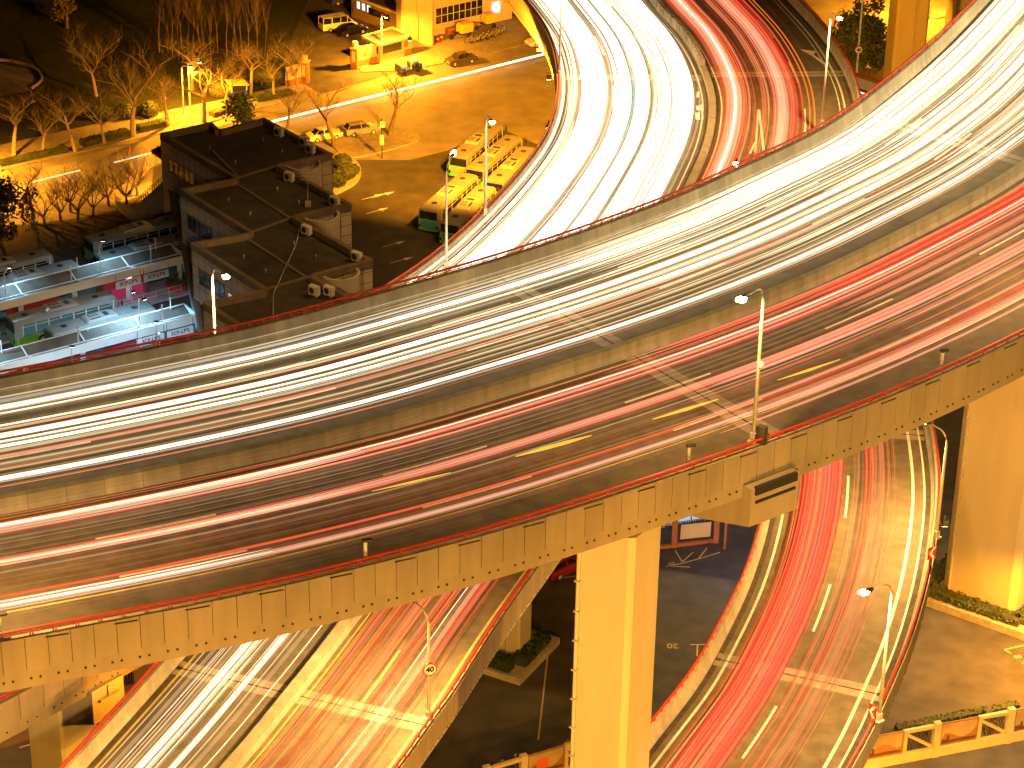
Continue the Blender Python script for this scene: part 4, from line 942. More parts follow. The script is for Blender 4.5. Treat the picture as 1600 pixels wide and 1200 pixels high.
b0 = za(912, 525, ZB - .6); mb.box(b0 + Vector((0, 0, .25)), (.6, .6, .5)); mb.tube([b0, b0 + Vector((0, 0, 5))], .04, 6)
for k in range(5): mb.beam(b0 + Vector((-.7 + k * .1, 0, 3 + k * .4)), b0 + Vector((.7 - k * .1, 0, 3 + k * .4)), .03, .03)
mb.build('aerial', 'pole_metal', bd, world=True)
# ground floor under the overhang
gl_ = [P(266, 283, 4.2), P(318, 524, 4.2), P(338, 616, 4.2)]; gf = gl_ + [za(*q) for q in RIGHT[:-2]]
mb = MB(); mb.prism([(p.x, p.y) for p in gf], 0, 4.2, 0); mb.build('ground_floor', 'white_wall', bd, world=True)
mb = MB(); mb.beam(P(258, 250, 4.5), P(340, 625, 4.5), .7, .6); mb.build('trim', 'trim_brown', bd, world=True)
mb = MB(); a = za(163, 240, 6.5); mb.prism([(P(x, y, 6.5).x, P(x, y, 6.5).y) for x, y in ((236, 236), (255, 226), (268, 238), (252, 247))], 6.3, 6.6); mb.build('porch_slab', 'trim_brown', bd, world=True)
for i in (0, 2, 4):
    p, q = roof[i], roof[i + 1]; d = (q - p); L = d.length; d.normalize(); n_ = NL[i]
    fr = MB(); gp = MB(); x0, x1 = L * .1, L * .45
    A = lambda x, z: Vector((p.x, p.y, 0)) + d * x + Vector((0, 0, z))
    for z in (7.0, 8.6): fr.beam(A(x0, z) + n_ * .05, A(x1, z) + n_ * .05, .1, .1)
    for k in range(6): x = x0 + (x1 - x0) * k / 5; fr.beam(A(x, 7.0) + n_ * .05, A(x, 8.6) + n_ * .05, .08, .08)
    wf = fr.build('window', 'trim_brown', bd, world=True)
    gp.add([A(x0, 7) + n_ * .025, A(x1, 7) + n_ * .025, A(x1, 8.6) + n_ * .025, A(x0, 8.6) + n_ * .025], [(0, 1, 2, 3)]); gp.build('pane', 'glass_dark', wf, world=True)
    if i == 4:
        fr = MB(); gp = MB(); x0, x1 = L * .5, L * .68
        for z in (6.6, 8.2): fr.beam(A(x0, z) + n_ * .05, A(x1, z) + n_ * .05, .1, .1)
        for k in range(4): x = x0 + (x1 - x0) * k / 3; fr.beam(A(x, 6.6) + n_ * .05, A(x, 8.2) + n_ * .05, .08, .08)
        wf = fr.build('window', 'trim_brown', bd, world=True); wf['label'] = 'window lit blue white from inside'
        gp.add([A(x0, 6.6) + n_ * .025, A(x1, 6.6) + n_ * .025, A(x1, 8.2) + n_ * .025, A(x0, 8.2) + n_ * .025], [(0, 1, 2, 3)]); gp.build('pane', 'window_cold', wf, world=True)
    ab = MB(); c = A(L * .72, 7.2) ; pl = []
    for k in range(13): w = math.pi * k / 12; v = c + d * math.cos(w) * 1.7 + n_ * math.sin(w) * 1.3; pl.append((v.x, v.y))
    ab.prism(pl, 6.9, 8.3, 0, 1); ab.build('rounded_bay', ['parapet_stone', 'roof_felt'], bd, world=True)
for i, (a, b) in enumerate((((765, 318), (1035, 262)), ((848, 578), (1132, 515)), ((938, 878), (1240, 800)))):
    p, q = za(*a), za(*b); c = p.lerp(q, .45); d = (q - p).normalized(); n_ = Vector((d.y, -d.x, 0))
    if n_.y > 0: n_ = -n_
    mb = MB(); rings = []
    for k in range(15):
        w = math.pi * k / 14; o = d * math.cos(w) + n_ * math.sin(w); rings.append([Vector((c.x, c.y, 0)) + o * r + Vector((0, 0, z)) for r, z in ((2.0, 6), (2.0, ZB - .35), (1.75, ZB - .35), (1.75, 6))])
    mb.loft(rings); mb.build('rounded_balcony', 'wall_panel', bd, world=True)
    mb = MB(); mb.prism([((Vector((c.x, c.y, 0)) + (d * math.cos(math.pi * k / 14) + n_ * math.sin(math.pi * k / 14)) * 1.75).xy[:]) for k in range(15)], 8.9, 9.0); mb.build('balcony_floor', 'roof_felt', bd, world=True)
# air conditioners on the roof
GA = 'air conditioner units on the stepped roof'
def ac_unit(px, z, rz, label, sc=1.0, tall=False, group=GA):
    t = thing('air_conditioner', label, 'air conditioner', P(px[0], px[1], z), rz, group); h = 1.5 if tall else .75
    mb = MB(); mb.box((0, 0, h / 2 + .1), (.9, .42, h)); mb.box((-.3, 0, .05), (.08, .4, .1)); mb.box((.3, 0, .05), (.08, .4, .1)); mb.build('casing', 'ac_white', t)
    mb = MB()
    for k in ((.45,) if not tall else (.5, 1.15)):
        vs = [(-.12 + .27 * math.cos(w * math.pi / 8), -.216, k + .27 * math.sin(w * math.pi / 8)) for w in range(16)]; mb.add(vs, [tuple(range(16))])
    mb.build('fan_grille', 'dark_metal', t); t.scale = (sc,) * 3; return t
for i, (x, y, lab) in enumerate(((765, 172, 'small unit by the far parapet of the stepped roof'), (893, 222, 'left of two units near the far right parapet corner'), (925, 258, 'right of two units near the far right parapet corner'), (818, 400, 'unit on the second block close to its inner corner'), (905, 670, 'unit on the third block close to its inner corner'), (945, 978, 'larger unit with a round fan nearest the high deck'), (1020, 980, 'unit right of the one nearest the high deck'), (1160, 806, 'unit at the right tip of the third block'), (1048, 524, 'unit at the right tip of the second block'))):
    w = za(x, y, ZB - .6); c = ac_unit((0, 0), 0, R(-38), 'pale air conditioner, ' + lab, 1.25); c.location = w
# stair and its curved platform
st = thing('staircase', 'outdoor stair with dark railing at the back of the stepped building', 'staircase', P(230, 325, 0)); mb = MB(); a = P(208, 331, 0); b = P(262, 282, 4.2); n = 16; d = (b - a); e = Vector((d.x, d.y, 0)).normalized(); f = Vector((-e.y, e.x, 0))
for k in range(n):
    c = a + d * ((k + .5) / n); mb.box((c.x, c.y, c.z / 2 + .1), (d.xy.length / n * 1.0, 1.7, c.z + .2), math.atan2(e.y, e.x))
mb.build('steps', 'concrete', st, world=True)
for s_ in (-1, 1):
    mb = MB(); o = f * .85 * s_; mb.beam(a + o + Vector((0, 0, 1)), b + o + Vector((0, 0, 1)), .07, .07)
    for k in range(n + 1): c = a + d * (k / n) + o; mb.beam(c, c + Vector((0, 0, 1)), .05, .05)
    mb.build('railing', 'dark_metal', st, world=True)
pf = thing('platform', 'round edged low platform with vertical railing at the foot of the stair', 'platform', P(212, 335, 0)); cv = spline([P(x, y, .3) for x, y in ((180, 316), (190, 330), (205, 341), (225, 344), (242, 338))], 30)
mb = MB(); mb.prism([(p.x, p.y) for p in cv] + [(P(238, 318, .3).x, P(238, 318, .3).y)], 0, .35); mb.build('slab', 'concrete', pf, world=True)
mb = MB(); mb.tube([p + Vector((0, 0, 1.1)) for p in cv], .04, 6)
for p in cv: mb.beam(p, p + Vector((0, 0, 1.1)), .04, .04)
mb.build('railing', 'pole_metal', pf, world=True)
# ------------------------------------------------------------------ buses
mat('bus_roof', (.2, .2, .2), .55, .12, 1.2); mat('bus_side', (.62, .6, .56), .4, .08, 1.5); mat('bus_green', (.1, .42, .05), .35, .08, 2); mat('bus_blue', (.05, .26, .42), .35, .1, 2); mat('bus_red', (.45, .12, .05), .4, .1, 2)
mat('bus_pale', (.3, .29, .28), .4, .06, 2)
emit('bus_interior', (.25, .6, .65), .16); emit('tail_red', (1, .05, .03), 3); emit('tail_off', (.5, .03, .02), .02)
BL, BW, BH = 11.6, 2.5, 3.05
def make_bus(label, group, number='525'):
    t = thing('parked_bus', label, 'bus', (0, 0, 0), 0, group); mb = MB(); hl = BL / 2
    def ring(x, k=1.0, top=0.0): return [(x, y * BW / 2 * k, z) for y, z in ((-1, .32), (-1, 1.2), (-.985, 2.6 - top), (-.93, 2.9 - top), (-.8, BH - .03 - top), (0, BH + .02 - top), (.8, BH - .03 - top), (.93, 2.9 - top), (.985, 2.6 - top), (1, 1.2), (1, .32))]
    mb.loft([ring(-hl, .985, .06), ring(-hl + .12, 1, .0), ring(-hl + .5), ring(0), ring(hl - .6), ring(hl - .15, .99, .04), ring(hl, .96, .14)]); mb.build('body', 'bus_roof', t)
    for s_ in (-1, 1):
        y = s_ * (BW / 2 + .012)
        mb = MB(); mb.box((0, y, .78), (BL - .5, .02, .85)); mb.build('skirt', 'bus_side', t)
        mb = MB(); mb.add([(-hl + .3, y + s_ * .015, .38), (-hl + 4.2, y + s_ * .015, .38), (-hl + 3.2, y + s_ * .015, .7), (-hl + 2.4, y + s_ * .015, 1.18), (-hl + .3, y + s_ * .015, 1.18)], [tuple(range(5)) if s_ < 0 else (4, 3, 2, 1, 0)]); mb.build('side_stripe', 'bus_green', t)
        wm = MB(); pm = MB()
        for k in range(7):
            x = -hl + 1.0 + k * 1.42; wm.box((x + .6, y, 1.92), (1.28, .03, 1.2)); pm.box((x - .06, y + s_ * .014, 1.92), (.07, .02, 1.25), m=0)
        w = wm.build('window', 'glass_dark', t); pm.box((hl - .45, y + s_ * .014, 1.7), (.1, .02, 2.2)); pm.box((0, y + s_ * .02, 2.3), (BL - 1.4, .015, .035)); pm.build('window_post', 'bus_side', w)
        if s_ < 0:
            for x in (hl - 1.2, -.4):
                mb = MB(); mb.box((x, y - .01, 1.35), (1.15, .03, 1.95)); d_ = mb.build('door', 'glass_dark', t)
        for x in (hl - 2.4, -hl + 3.0):
            mb = MB(); mb.add([(x + .52 * math.cos(w_), y + s_ * .02, .5 + .52 * math.sin(w_)) for w_ in [math.pi * k / 10 for k in range(11)]] + [], [tuple(range(11))]); mb.build('wheel_arch', 'rubber', t)
            mb = MB(); c = Vector((x, s_ * (BW / 2 - .12), .48)); mb.tube([c - Vector((0, .14, 0)), c + Vector((0, .14, 0))], .48, 16); wh = mb.build('wheel', 'rubber', t)
            mb = MB(); mb.tube([c - Vector((0, .16, 0)), c + Vector((0, .16, 0))], .24, 12); mb.build('rim', 'pole_metal', wh)
        mb = MB(); mb.tube([(hl - .1, s_ * 1.1, 2.7), (hl + .4, s_ * 1.3, 2.75), (hl + .5, s_ * 1.38, 2.55)], .035, 6); mb.box((hl + .5, s_ * 1.38, 2.25), (.12, .22, .5)); mb.build('mirror', 'dark_metal', t)
    mb = MB(); mb.box((-hl - .02, 0, 2.2), (.05, 2.1, .95)); mb.build('rear_window', 'glass_dark', t)
    mb = MB(); mb.box((-hl - .02, 0, 1.1), (.06, 1.7, .85)); mb.build('engine_cover', 'bus_blue', t)
    mb = MB(); mb.box((-hl - .015, 0, .48), (.08, 2.42, .3)); mb.box((-hl - .015, 0, 1.62), (.05, 2.4, .16)); mb.box((-hl - .015, -1.05, 1.05), (.05, .34, .9)); mb.box((-hl - .015, 1.05, 1.05), (.05, .34, .9)); mb.build('rear_bumper', 'bus_green', t)
    for s_ in (-1, 1):
        mb = MB(); mb.box((-hl - .05, s_ * 1.08, .85), (.05, .18, .34)); mb.build('tail_light', 'tail_off', t)
        mb = MB(); mb.box((hl - .02, s_ * .95, .75), (.08, .36, .2)); mb.build('headlight', 'white_metal', t)
    mb = MB(); mb.add([(hl + .0, -1.1, 1.2), (hl + .0, 1.1, 1.2), (hl - .02, 1.08, 2.5), (hl - .02, -1.08, 2.5)], [(0, 1, 2, 3)]); mb.v = [(x + .03, y, z) for x, y, z in mb.v]; mb.build('windscreen', 'glass_dark', t)
    mb = MB(); rg = lambda x, w, z: [(x, -w, BH - .02), (x, -w, z - .08), (x, -w + .12, z), (x, w - .12, z), (x, w, z - .08), (x, w, BH - .02)]
    mb.loft([rg(-1.9, .82, BH + .06), rg(-1.6, .86, BH + .24), rg(1.1, .86, BH + .24), rg(1.7, .8, BH + .06)]); ac = mb.build('roof_unit', 'bus_pale', t)
    text(number, .8, 'rubber', ac, (-.7, .28, BH + .245), (0, 0, 0), 'number'); mb = MB(); mb.box((-.75, -.52, BH + .245), (1.2, .26, .012)); mb.box((.6, 0, BH + .245), (.5, .9, .012)); mb.build('vent', 'dark_metal', ac)
    for x in (-hl + 1.7, hl - 1.9):
        mb = MB(); mb.lathe([(.36, 0), (.34, .07), (.2, .12), (.05, .13)], (x, 0, BH), 10); mb.build('roof_hatch', 'dark_metal', t)
    return t
def place_bus(t, rear, front, label, z=BH, fix=None):
    a, b = P(*rear, z), P(*front, z); d = (b - a); d.z = 0; rz = math.atan2(d.y, d.x); e = d.normalized()
    c = (a + e * BL / 2) if fix != 'front' else (b - e * BL / 2)
    t.location = (c.x, c.y, 0); t.rotation_euler = (0, 0, rz); t['label'] = label; return t
GY = 'buses parked in the orange lit yard'
b0 = make_bus('bus', GY)
place_bus(b0, (669.3, 326), (733, 270), 'parked bus with blue and green rear, left one of the nearer row')
yard = [((702.8, 347), (764, 285), 'parked bus with blue and green rear, right one of the nearer row'), ((716, 243), (773, 191), 'parked bus with a pale green rear, farthest left behind the lamp head'),
        ((741.6, 262), (801, 212), 'parked bus in the middle of the farther row'), ((772, 282), (827, 228), 'parked bus at the right of the farther row, beside the ramp wall'),
        ((737, 369), (797, 306), 'parked bus nearly hidden by the ramp wall, nearer row'), ((803, 301), (858, 247), 'parked bus nearly hidden by the ramp wall, farther row')]
for r_, f_, lab in yard:
    c = copy_tree(b0); place_bus(c, r_, f_, lab)
    if 'pale green' in lab: retint(c, 'bus_blue', 'bus_pale')
GS = 'buses standing at the station platforms'
st_b = []
for r_, f_, lab, fx in (((138, 373), (309, 330), 'grey bus with lit rear lamp, upper one behind the far canopy', None), ((154, 400), (325, 357), 'bus with red glowing tail lights behind the far canopy', None), ((-96, 434), (75, 391), 'grey bus at the left edge, farther one, its front toward the dark gap', 'front'),
                    ((-52, 452), (119, 409), 'reddish lit bus at the left edge, nearer one, its front toward the dark gap', 'front'), ((14, 498), (185, 454.5), 'white and green bus with lit windows between the canopies', None), ((76, 516), (248, 470.5), 'bus glaring in cold white light beside the near canopy', None)):
    c = copy_tree(b0); place_bus(c, r_, f_, lab, fix=fx); c['group'] = GS; retint(c, 'bus_blue', 'bus_pale'); st_b.append(c)
for k in (1, 3): retint(st_b[k], 'bus_green', 'bus_red')
retint(st_b[1], 'tail_off', 'tail_red')
for k in (0, 4):   # lit inside: seats show as pale light behind the glass
    for q in st_b[k].children:
        if q.name.startswith('window') or q.name.startswith('door'):
            for sl in q.material_slots: sl.link = 'OBJECT'; sl.material = MATS['bus_interior'] if k == 4 else MATS['glass_dark']

# ------------------------------------------------------------------ station canopies and platforms
mat('canopy_white', (.62, .68, .74), .5, .06, 1); mat('canopy_roof', (.09, .075, .065), .8, .3, 1); mat('red_wall', (.4, .04, .04), .6, .15, 1); mat('brick_brown', (.16, .07, .05), .8, .2, 3); mat('platform_slab', (.3, .3, .32), .8, .2, 1)
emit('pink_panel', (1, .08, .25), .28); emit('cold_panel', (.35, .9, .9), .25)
def canopy(a, b, c, d, label, signs, tube_end):
    """a-b: far roof edge, c-d: near roof edge (pixels, left to right)"""
    zc = 4.2; A, B, C_, D = P(*a, zc), P(*b, zc), P(*c, zc), P(*d, zc); o = (A + D) / 2; o.z = 0
    t = thing('station_canopy', label, 'canopy', o, 0, 'canopies of the bus station'); e = (D - C_).normalized(); f = Vector((-e.y, e.x, 0)); W = (A - C_).dot(f); Ln = (D - C_).length
    Q = lambda x, y, z: C_ + e * x + f * y + Vector((0, 0, z - zc))
    mb = MB()
    mb.loft([[Q(x, 0, zc), Q(x, W * .5, zc - .55), Q(x, W, zc), Q(x, W, zc - .12), Q(x, W * .5, zc - .7), Q(x, 0, zc - .12)] for x in (0, Ln)]); mb.build('roof', 'canopy_roof', t, world=True)
    mb = MB(); mb.beam(Q(0, -.06, zc - .32), Q(Ln, -.06, zc - .32), .12, .95); mb.beam(Q(0, W + .06, zc - .2), Q(Ln, W + .06, zc - .2), .12, .55); mb.beam(Q(Ln + .06, -.1, zc - .3), Q(Ln + .06, W + .1, zc - .3), .12, .7); mb.build('fascia', 'canopy_white', t, world=True)
    mb = MB(); k = 2
    while k < Ln:
        mb.beam(Q(k, .1, zc + .03), Q(k, W * .5, zc - .5), .12, .1); mb.beam(Q(k, W * .5, zc - .5), Q(k, W - .1, zc + .03), .12, .1); k += 6.2
    mb.beam(Q(0, W * .5, zc - .48), Q(Ln, W * .5, zc - .48), .1, .12); mb.build('rib', 'canopy_white', t, world=True)
    k = 1.5
    while k < Ln: mb = MB(); mb.beam(Q(k, W * .35, 0), Q(k, W * .35, zc - .6), .45, .45); mb.build('column', 'canopy_white', t, world=True); k += 6.2
    k = 4.0
    while k < Ln:
        for a_, b_, w_ in ((Q(k, .5, zc), Q(k, .5, zc + 1.9), .13), (Q(k + 2, W - .3, zc), Q(k + 2, W - .3, zc + 1.4), .09)): mb = MB(); mb.beam(a_, b_, w_, w_); mb.build('stub_post', 'white_metal', t, world=True)
        k += 9.3
    pl = thing('platform', 'raised boarding platform under the ' + ('far' if tube_end else 'near') + ' station canopy', 'platform', o); mb = MB(); mb.prism([(p.x, p.y) for p in (Q(0, -.9, 0), Q(Ln + 1, -.9, 0), Q(Ln + 1, W, 0), Q(0, W, 0))], 0, .22); mb.build('slab', 'platform_slab', pl, world=True)
    mb = MB(); k = 3.0
    while k < Ln - .5:
        mb.beam(Q(k, -.5, .22), Q(k, -.5, 1.25), .05, .05); k += 1.5
    for h in (.7, 1.22): mb.beam(Q(3, -.5, h), Q(Ln - 1, -.5, h), .05, .05)
    mb.build('railing', 'pole_metal', pl, world=True)
    for i, (x, tx) in enumerate(signs):
        sg = thing('hanging_sign', 'white hanging sign board with dark lettering, ' + tx, 'sign', Q(x, -.1, 2.4), math.atan2(e.y, e.x), 'sign boards under the station canopies')
        mb = MB(); mb.box((1.5, 0, .42), (3.0, .08, .85)); mb.build('board', 'canopy_white', sg)
        
        for hx in (.02, 2.98): mb = MB(); mb.box((hx, 0, .9), (.06, .06, 1.6)); mb.build('hanger', 'dark_metal', sg)
        mb = MB()
        text("3CF-LP'S", .58, 'rubber', sg, (1.5, -.05, .45), (R(90), 0, 0))
    return t, Q, Ln, W
t1, Q1, L1, W1 = canopy((-70, 467), (288, 386), (-70, 492), (290, 399.5), 'long far station canopy with dark trough roof and white edge', ((18.0, 'left under the far canopy'), (21.3, 'right under the far canopy')), True)
t2, Q2, L2, W2 = canopy((-70, 568), (297, 474), (-70, 591), (308, 492), 'long near station canopy brightly lit in cold white at its right end', ((19.4, 'left under the near canopy'), (22.7, 'right under the near canopy')), False)
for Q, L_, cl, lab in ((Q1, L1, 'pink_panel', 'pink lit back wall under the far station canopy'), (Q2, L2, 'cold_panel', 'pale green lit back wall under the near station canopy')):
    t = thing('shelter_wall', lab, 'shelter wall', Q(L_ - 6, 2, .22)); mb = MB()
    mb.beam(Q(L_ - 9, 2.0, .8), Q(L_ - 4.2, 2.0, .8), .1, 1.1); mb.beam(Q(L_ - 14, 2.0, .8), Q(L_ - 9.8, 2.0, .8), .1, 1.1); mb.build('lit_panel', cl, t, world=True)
    mb = MB(); mb.beam(Q(L_ - 9, 2.05, 2.2), Q(L_ - 4.2, 2.05, 2.2), .14, 1.6); mb.beam(Q(L_ - 20, 2.05, 1.4), Q(L_ - 14.2, 2.05, 1.4), .14, 2.2); mb.build('board', 'red_wall', t, world=True)
    mb = MB(); mb.beam(Q(L_ - 9.4, 1.9, .2), Q(L_ - 9.4, 1.9, 3.4), .7, .7); mb.beam(Q(L_ - 4, 1.9, .2), Q(L_ - 4, 1.9, 3.4), .5, .5); mb.build('pillar', 'brick_brown', t, world=True)
    tp = thing('planter', 'round red planter with a green plant at the right end of the ' + ('far' if cl == 'pink_panel' else 'near') + ' platform', 'planter', Q(L_ - .6, 1.0, .22)); mb = MB(); mb.lathe([(1.3, 0), (1.35, .6), (1.15, .6), (1.1, .5)], n=20); mb.build('pot', 'red_wall', tp)
    mb = MB()
    for _ in range(260): v = Vector((rnd.gauss(0, .5), rnd.gauss(0, .5), abs(rnd.gauss(0, .45)) + .5)); leafq(mb, v, .2)
    mb.build('plant', 'leaf', tp)
# cold lamp on its pole, pink lamp under the far canopy
def small_lamp(loc, h, rz, label, power, col, lens, heads=((.5, 0),), group='cold lamps of the bus station', size=150, tiltx=0):
    t = thing('station_lamp', label, 'lamp', loc, rz, group); mb = MB(); mb.tube([(0, 0, 0), (0, 0, h)], .06, 8)
    for x, y in heads: mb.beam((0, 0, h), (x, y, h + .1), .05, .05)
    mb.build('pole', 'white_metal', t)
    for x, y in heads:
        mb = MB(); mb.box((x, y, h + .1), (.5, .3, .12)); hd = mb.build('lamp_head', 'dark_metal', t); mb = MB(); mb.box((x, y, h + .03), (.4, .22, .03)); mb.build('lens', lens, hd)
    o = lamp_light(t, (heads[0][0], heads[0][1], h - .1), power, col, size, .15); o.rotation_euler = (tiltx, 0, 0); return t
q = Q2(L2 - 6.2, .5, 4.2); small_lamp((q.x, q.y, q.z), 3.2, math.atan2((Q2(1, 0, 0) - Q2(0, 0, 0)).y, (Q2(1, 0, 0) - Q2(0, 0, 0)).x), 'cold white lamp on a white pole over the near canopy', 6000, COLD, 'lamp_glow_white', heads=((.2, 1.6), (.4, -.5)))
q = Q1(L1 - 6.2, .8, 0); small_lamp((q.x, q.y, .22), 3.0, 0, 'small pink lamp under the far canopy', 90, (1, .15, .45), 'lamp_glow_white', heads=((0, -.2),))
q = Q2(L2 - 4, .8, 0); small_lamp((q.x, q.y, .22), 3.0, 0, 'small cold lamp under the near canopy', 600, COLD, 'lamp_glow_white', heads=((0, -.2),))

for i, (x, y, pw, lab) in enumerate(((120, 660, 2600, 'left added cold lamp post of the bus yard, unseen behind the high deck'), (250, 620, 2600, 'right added cold lamp post of the bus yard, unseen behind the high deck'))):
    p = P(x, y, 0); small_lamp((p.x, p.y, 0), 8, 0, lab, pw, COLD, 'lamp_glow_white', heads=((0, .4),), size=160)  # added unseen lamps that brighten the near canopy's edge
q = Q2(L2 - 24, 2.0, 4.2); small_lamp((q.x, q.y, q.z), 3.4, 0, 'added cold white lamp on a white pole at the left part of the near canopy', 3000, COLD, 'lamp_glow_white', heads=((.3, 1.2),))  # added lamp, brightens the far canopy's edge
q = Q1(L1 - 20, 2.0, 4.0); small_lamp((q.x, q.y, q.z), 2.4, 0, 'added cold white lamp on a white pole on the far canopy', 1300, COLD, 'lamp_glow_white', heads=((.3, 1.4),))  # added lamp, brightens the buses behind the far canopy
q = Q1(L1 - 9, 2.2, 4.0); small_lamp((q.x, q.y, q.z), 2.6, 0, 'added cold white lamp on the far canopy beside the upper grey bus', 1300, COLD, 'lamp_glow_white', heads=((.2, 1.5),))  # another added lamp, for the dark bus at the back
# ------------------------------------------------------------------ cars, van, carts, bicycles
mat('car_white', (.7, .68, .62), .25, .04, 2); mat('car_silver', (.45, .44, .42), .22, .04, 2, metal=.5); mat('car_black', (.012, .012, .014), .2, 0); mat('car_dark', (.07, .05, .04), .25, 0); mat('car_yellow', (.7, .5, .08), .3, .04, 2); mat('car_red', (.25, .015, .015), .25, 0); mat('car_blue', (.03, .05, .3), .25, 0)
def make_car(label, paint, kind='sedan', group='cars around the yard and road'):
    t = thing('car', label, 'car', (0, 0, 0), 0, group); L_, w = (4.5, .87) if kind != 'van' else (5.2, .95); h = L_ / 2
    if kind == 'sedan': prof = [(-h, .35, .62, .9), (-h + .1, .3, .85, .97), (-h + .9, .25, .97, 1), (0, .25, .95, 1), (h - 1.1, .25, .92, 1), (h - .2, .3, .72, .95), (h, .38, .6, .85)]
    elif kind == 'hatch': prof = [(-h, .35, .95, .92), (-h + .1, .3, 1.0, .97), (-h + .9, .25, 1.0, 1), (0, .25, .97, 1), (h - 1.0, .25, .95, 1), (h - .2, .3, .75, .95), (h, .38, .6, .85)]
    else: prof = [(-h, .35, 1.15, .95), (-h + .1, .3, 1.18, .98), (-h + .9, .28, 1.2, 1), (0, .28, 1.2, 1), (h - .9, .28, 1.1, 1), (h - .2, .32, .9, .95), (h, .4, .75, .88)]
    mb = MB(); mb.loft([[(x, -w * k, a), (x, -w * k * 1.02, (a + b) / 2), (x, -w * k * .93, b), (x, w * k * .93, b), (x, w * k * 1.02, (a + b) / 2), (x, w * k, a)] for x, a, b, k in prof]); mb.build('body', paint, t, smooth=False)
    cab = {'sedan': [(-h + .75, .95, .8), (-h + 1.35, 1.42, .64), (.45, 1.44, .64), (h - 1.25, .93, .8)], 'hatch': [(-h + .15, 1.0, .82), (-h + .55, 1.5, .66), (.4, 1.52, .66), (h - 1.15, .95, .82)], 'van': [(-h + .05, 1.2, .92), (-h + .12, 2.0, .84), (h - 1.6, 2.05, .84), (h - .75, 1.12, .9)]}[kind]
    mb = MB(); mb.loft([[(x, -w * k * 1.0, .88 if kind != 'van' else 1.1), (x, -w * k, z), (x, w * k, z), (x, w * k, .88 if kind != 'van' else 1.1)] for x, z, k in cab]); mb.build('cabin', 'glass_dark', t)
    (x1, z1, k1), (x2, z2, k2) = cab[1], cab[2]; mb = MB(); mb.loft([[(x, -w * k, z - .05), (x, -w * k * .9, z + .03), (x, w * k * .9, z + .03), (x, w * k, z - .05)] for x, z, k in ((x1, z1, k1), ((x1 + x2) / 2, z1 + .03, k1 * 1.02), (x2, z2, k2))])
    for s_ in (-1, 1):
        for (xa, za_, ka), (xb, zb_, kb) in ((cab[0], cab[1]), (cab[3], cab[2])): mb.beam((xa, s_ * w * ka, .92 if kind != 'van' else 1.15), (xb, s_ * w * kb, zb_), .08, .07)
        for xm in ((-.25,) if kind != 'van' else (-1.2, .1, 1.1)): mb.beam((xm, s_ * w * .84, .9), (xm, s_ * w * k1 * 1.02, z1), .1, .08)
    mb.build('roof', paint, t)
    for sx in (-1, 1):
        for s_ in (-1, 1):
            c = Vector((sx * L_ * .29, s_ * (w - .08), .32)); mb = MB(); mb.tube([c - Vector((0, .11, 0)), c + Vector((0, .11, 0))], .32, 14); wh = mb.build('wheel', 'rubber', t); mb = MB(); mb.tube([c - Vector((0, .125, 0)), c + Vector((0, .125, 0))], .2, 10); mb.build('rim', 'pole_metal', wh)
            mb = MB(); mb.box((sx * (h - .06), s_ * w * .66, .66), (.14, .34, .14)); mb.build('headlight' if sx > 0 else 'tail_light', 'white_metal' if sx > 0 else 'tail_off', t)
    for s_ in (-1, 1): mb = MB(); mb.box((h - 1.5, s_ * (w + .08), 1.0), (.16, .16, .12)); mb.build('mirror', paint, t)
    return t
def place(t, px, px2, z=.02):
    a, b = P(*px, z), P(*px2, z); c = (a + b) / 2; d = b - a; t.location = (c.x, c.y, z); t.rotation_euler = (0, 0, math.atan2(d.y, d.x)); return t
place(make_car('white sedan parked beside the stepped building', 'car_white'), (483, 221), (530, 213))
place(make_car('silver hatchback parked by the traffic island', 'car_silver', 'hatch'), (541, 212), (588, 205))
place(make_car('dark sedan on the far lane of the orange road', 'car_dark'), (743, 94), (695, 103))
place(make_car('yellow lit car half hidden by the white ramp', 'car_white', 'hatch'), (866, 66), (826, 73))
place(make_car('white minibus parked in the dark courtyard', 'car_white', 'van'), (508, 48), (548, 42))
place(make_car('black car parked beside the white minibus', 'car_black'), (528, 58), (570, 48))
place(make_car('dark blue car parked at the very top of the courtyard', 'car_blue'), (525, 6), (548, 2))
place(make_car('dark red car in the shade under the high deck', 'car_red', 'hatch'), (855, 905), (905, 880))
place(make_car('small white van beside the tall grey pier under the trees', 'car_white', 'van'), (1360, 112), (1376, 92))
# blue and white utility cart
def make_cart(label):
    t = thing('utility_cart', label, 'utility cart', (0, 0, 0)); mb = MB(); mb.box((0, 0, .5), (3.4, 1.3, .3)); mb.box((1.45, 0, .8), (.6, 1.3, .5)); mb.box((-1.1, 0, .75), (.5, 1.2, .3)); mb.build('chassis', 'car_blue', t)
    mb = MB(); mb.box((.7, 0, 1.85), (1.5, 1.35, .08)); mb.beam((1.4, .6, .9), (1.15, .6, 1.85), .08, .08); mb.beam((1.4, -.6, .9), (1.15, -.6, 1.85), .08, .08); mb.beam((0, .6, .6), (0, .6, 1.85), .1, .1); mb.beam((0, -.6, .6), (0, -.6, 1.85), .1, .1); mb.build('cab_frame', 'car_white', t)
    mb = MB(); mb.box((.45, 0, .85), (.6, 1.1, .2)); mb.box((.15, 0, 1.15), (.14, 1.1, .5)); mb.build('seat', 'dark_metal', t)
    mb = MB(); mb.box((-1.75, 0, 1.0), (.08, 1.3, .9)); mb.build('tailboard', 'dark_metal', t)
    for sx in (-1, 1):
        for s_ in (-1, 1): c = Vector((sx * 1.15, s_ * .6, .3)); mb = MB(); mb.tube([c - Vector((0, .1, 0)), c + Vector((0, .1, 0))], .3, 12); mb.build('wheel', 'rubber', t)
    return t
place(make_cart('blue and white open utility cart at the kerb of the orange road'), (617, 118), (660, 108))
